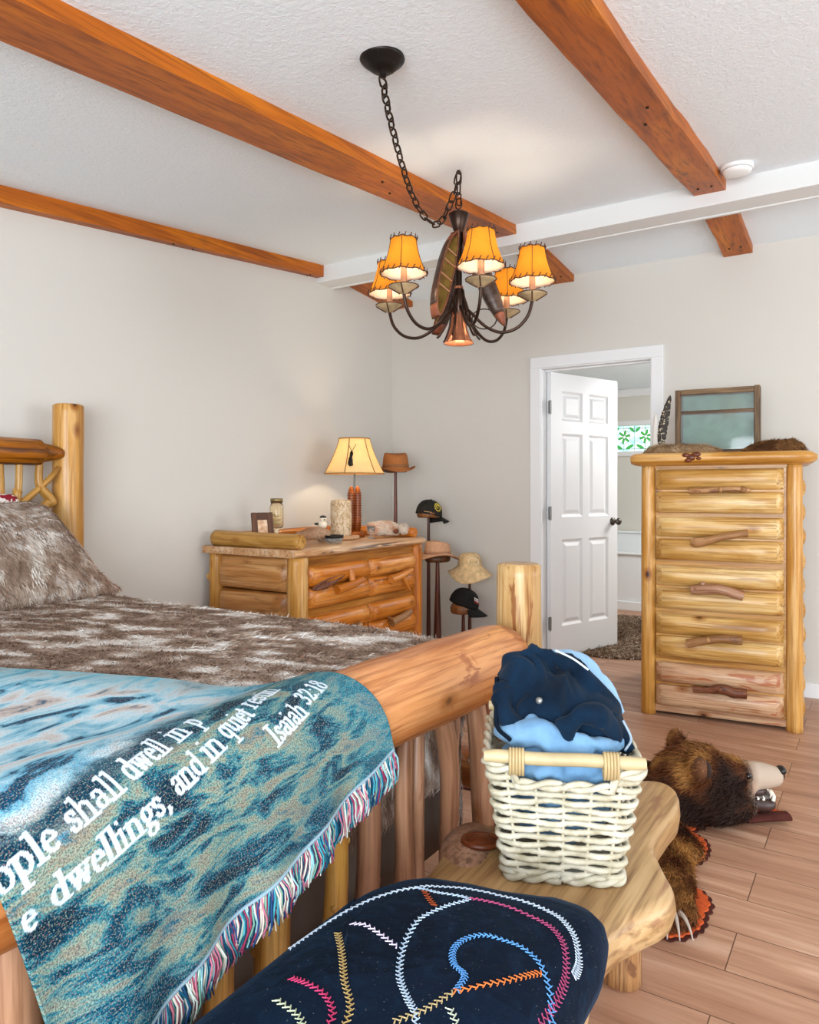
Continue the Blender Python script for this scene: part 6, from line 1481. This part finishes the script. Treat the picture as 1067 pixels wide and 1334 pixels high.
m = MB(); m.tube(curve([hb(.10, 0, .085), hb(.17, 0, .075), hb(.225, 0, .07), hb(.25, 0, .075)], 14), [.05]*8+[.045, .042, .038, .034, .028, .018], 18, oval=.55); m.build('lower_jaw', M_mouth, bear)
m = MB(); m.ell(hb(.205, 0, .098), (.05, .030, .014), Mh, 16, 10); m.build('tongue', M_tong, bear)
m = MB(); m.ell(hb(.17, 0, .118), (.055, .042, .022), Mh, 16, 10); m.build('palate', M_mouth, bear)
for s_ in (-1, 1):
    for a, z0, z1, r in ((.225, .128, .098, .007), (.235, .09, .122, .007), (.20, .09, .106, .005), (.18, .09, .104, .005)):
        MB().tube([hb(a, s_*.03, z0), hb(a+.004, s_*.03, (z0+z1)/2), hb(a, s_*.028, z1)], [r, r*.8, .001], 8).build('tooth', M_tooth, bear)
m = MB(); m.tube([hb(.14, -.02, .02), hb(.22, -.01, .024), hb(.30, 0, .024)], [.03, .032, .03], 12, oval=.45); tag(m.build('chin_felt', M_feltd, bear), 'maroon felt under the jaw')
for k in range(5):
    a = -.62+k*.36; d = np.array([math.sin(a)*.75+.1, -math.cos(a), 0]); d /= np.linalg.norm(d); b = np.array([-.495, 2.11, .045])
    MB().tube(curve([b+d*.05+UP*.012, b+d*.075+UP*.012, b+d*.10+UP*-.004, b+d*.115+UP*-.026], 10), np.linspace(.0075, .0015, 10), 8).build('claw', M_claw, bear)
# rug beyond the door
mb = MB(); cx, cy = -1.72, 6.15; ol = curve([(*k, 0) for k in [(-2.2, 5.35), (-1.75, 5.15), (-1.32, 5.35), (-1.25, 6.1), (-1.35, 6.75), (-1.8, 6.95), (-2.3, 6.8), (-2.45, 6.1), (-2.2, 5.35)]], 60)[:-1]
c0_ = np.array([cx, cy, 0]); mb.grid(np.array([np.column_stack([(c0_+(ol-c0_)*f)[:, :2], np.full(len(ol), z)]) for f, z in ((0, .002), (1, .002), (1, .012), (.9, .018), (0, .018))]).transpose(1, 0, 2), 0, None, np.broadcast_to(np.array(lin('#7a5c44')[:3])*.6, (59*5 if False else len(ol)*5, 3)), closed_u=True)
V, Tt = mb.tris(); pts, nr = sample(V, Tt, 9000, lambda c: c[:, 2] > .011); nr = np.where(nr[:, 2:] < 0, -nr, nr); a = np.clip((fbm(pts*np.array([5, 2.2, 1]), 3)[:, None]-.35)*3.3, 0, 1)
c = (np.array(lin('#5e4434')[:3])*(1-a)+np.array(lin('#e0cbb2')[:3])*a)*(.75+.4*rng.random((len(pts), 1))); mb.strands(pts, nr, .05, .006, flow(nr, (.5, -1, 0)), (c*.6, c), lift=.3, jit=.5)
tag(mb.build('fur_rug', M_tanfur), 'brown and cream fur rug on the floor beyond the doorway', 'rug')
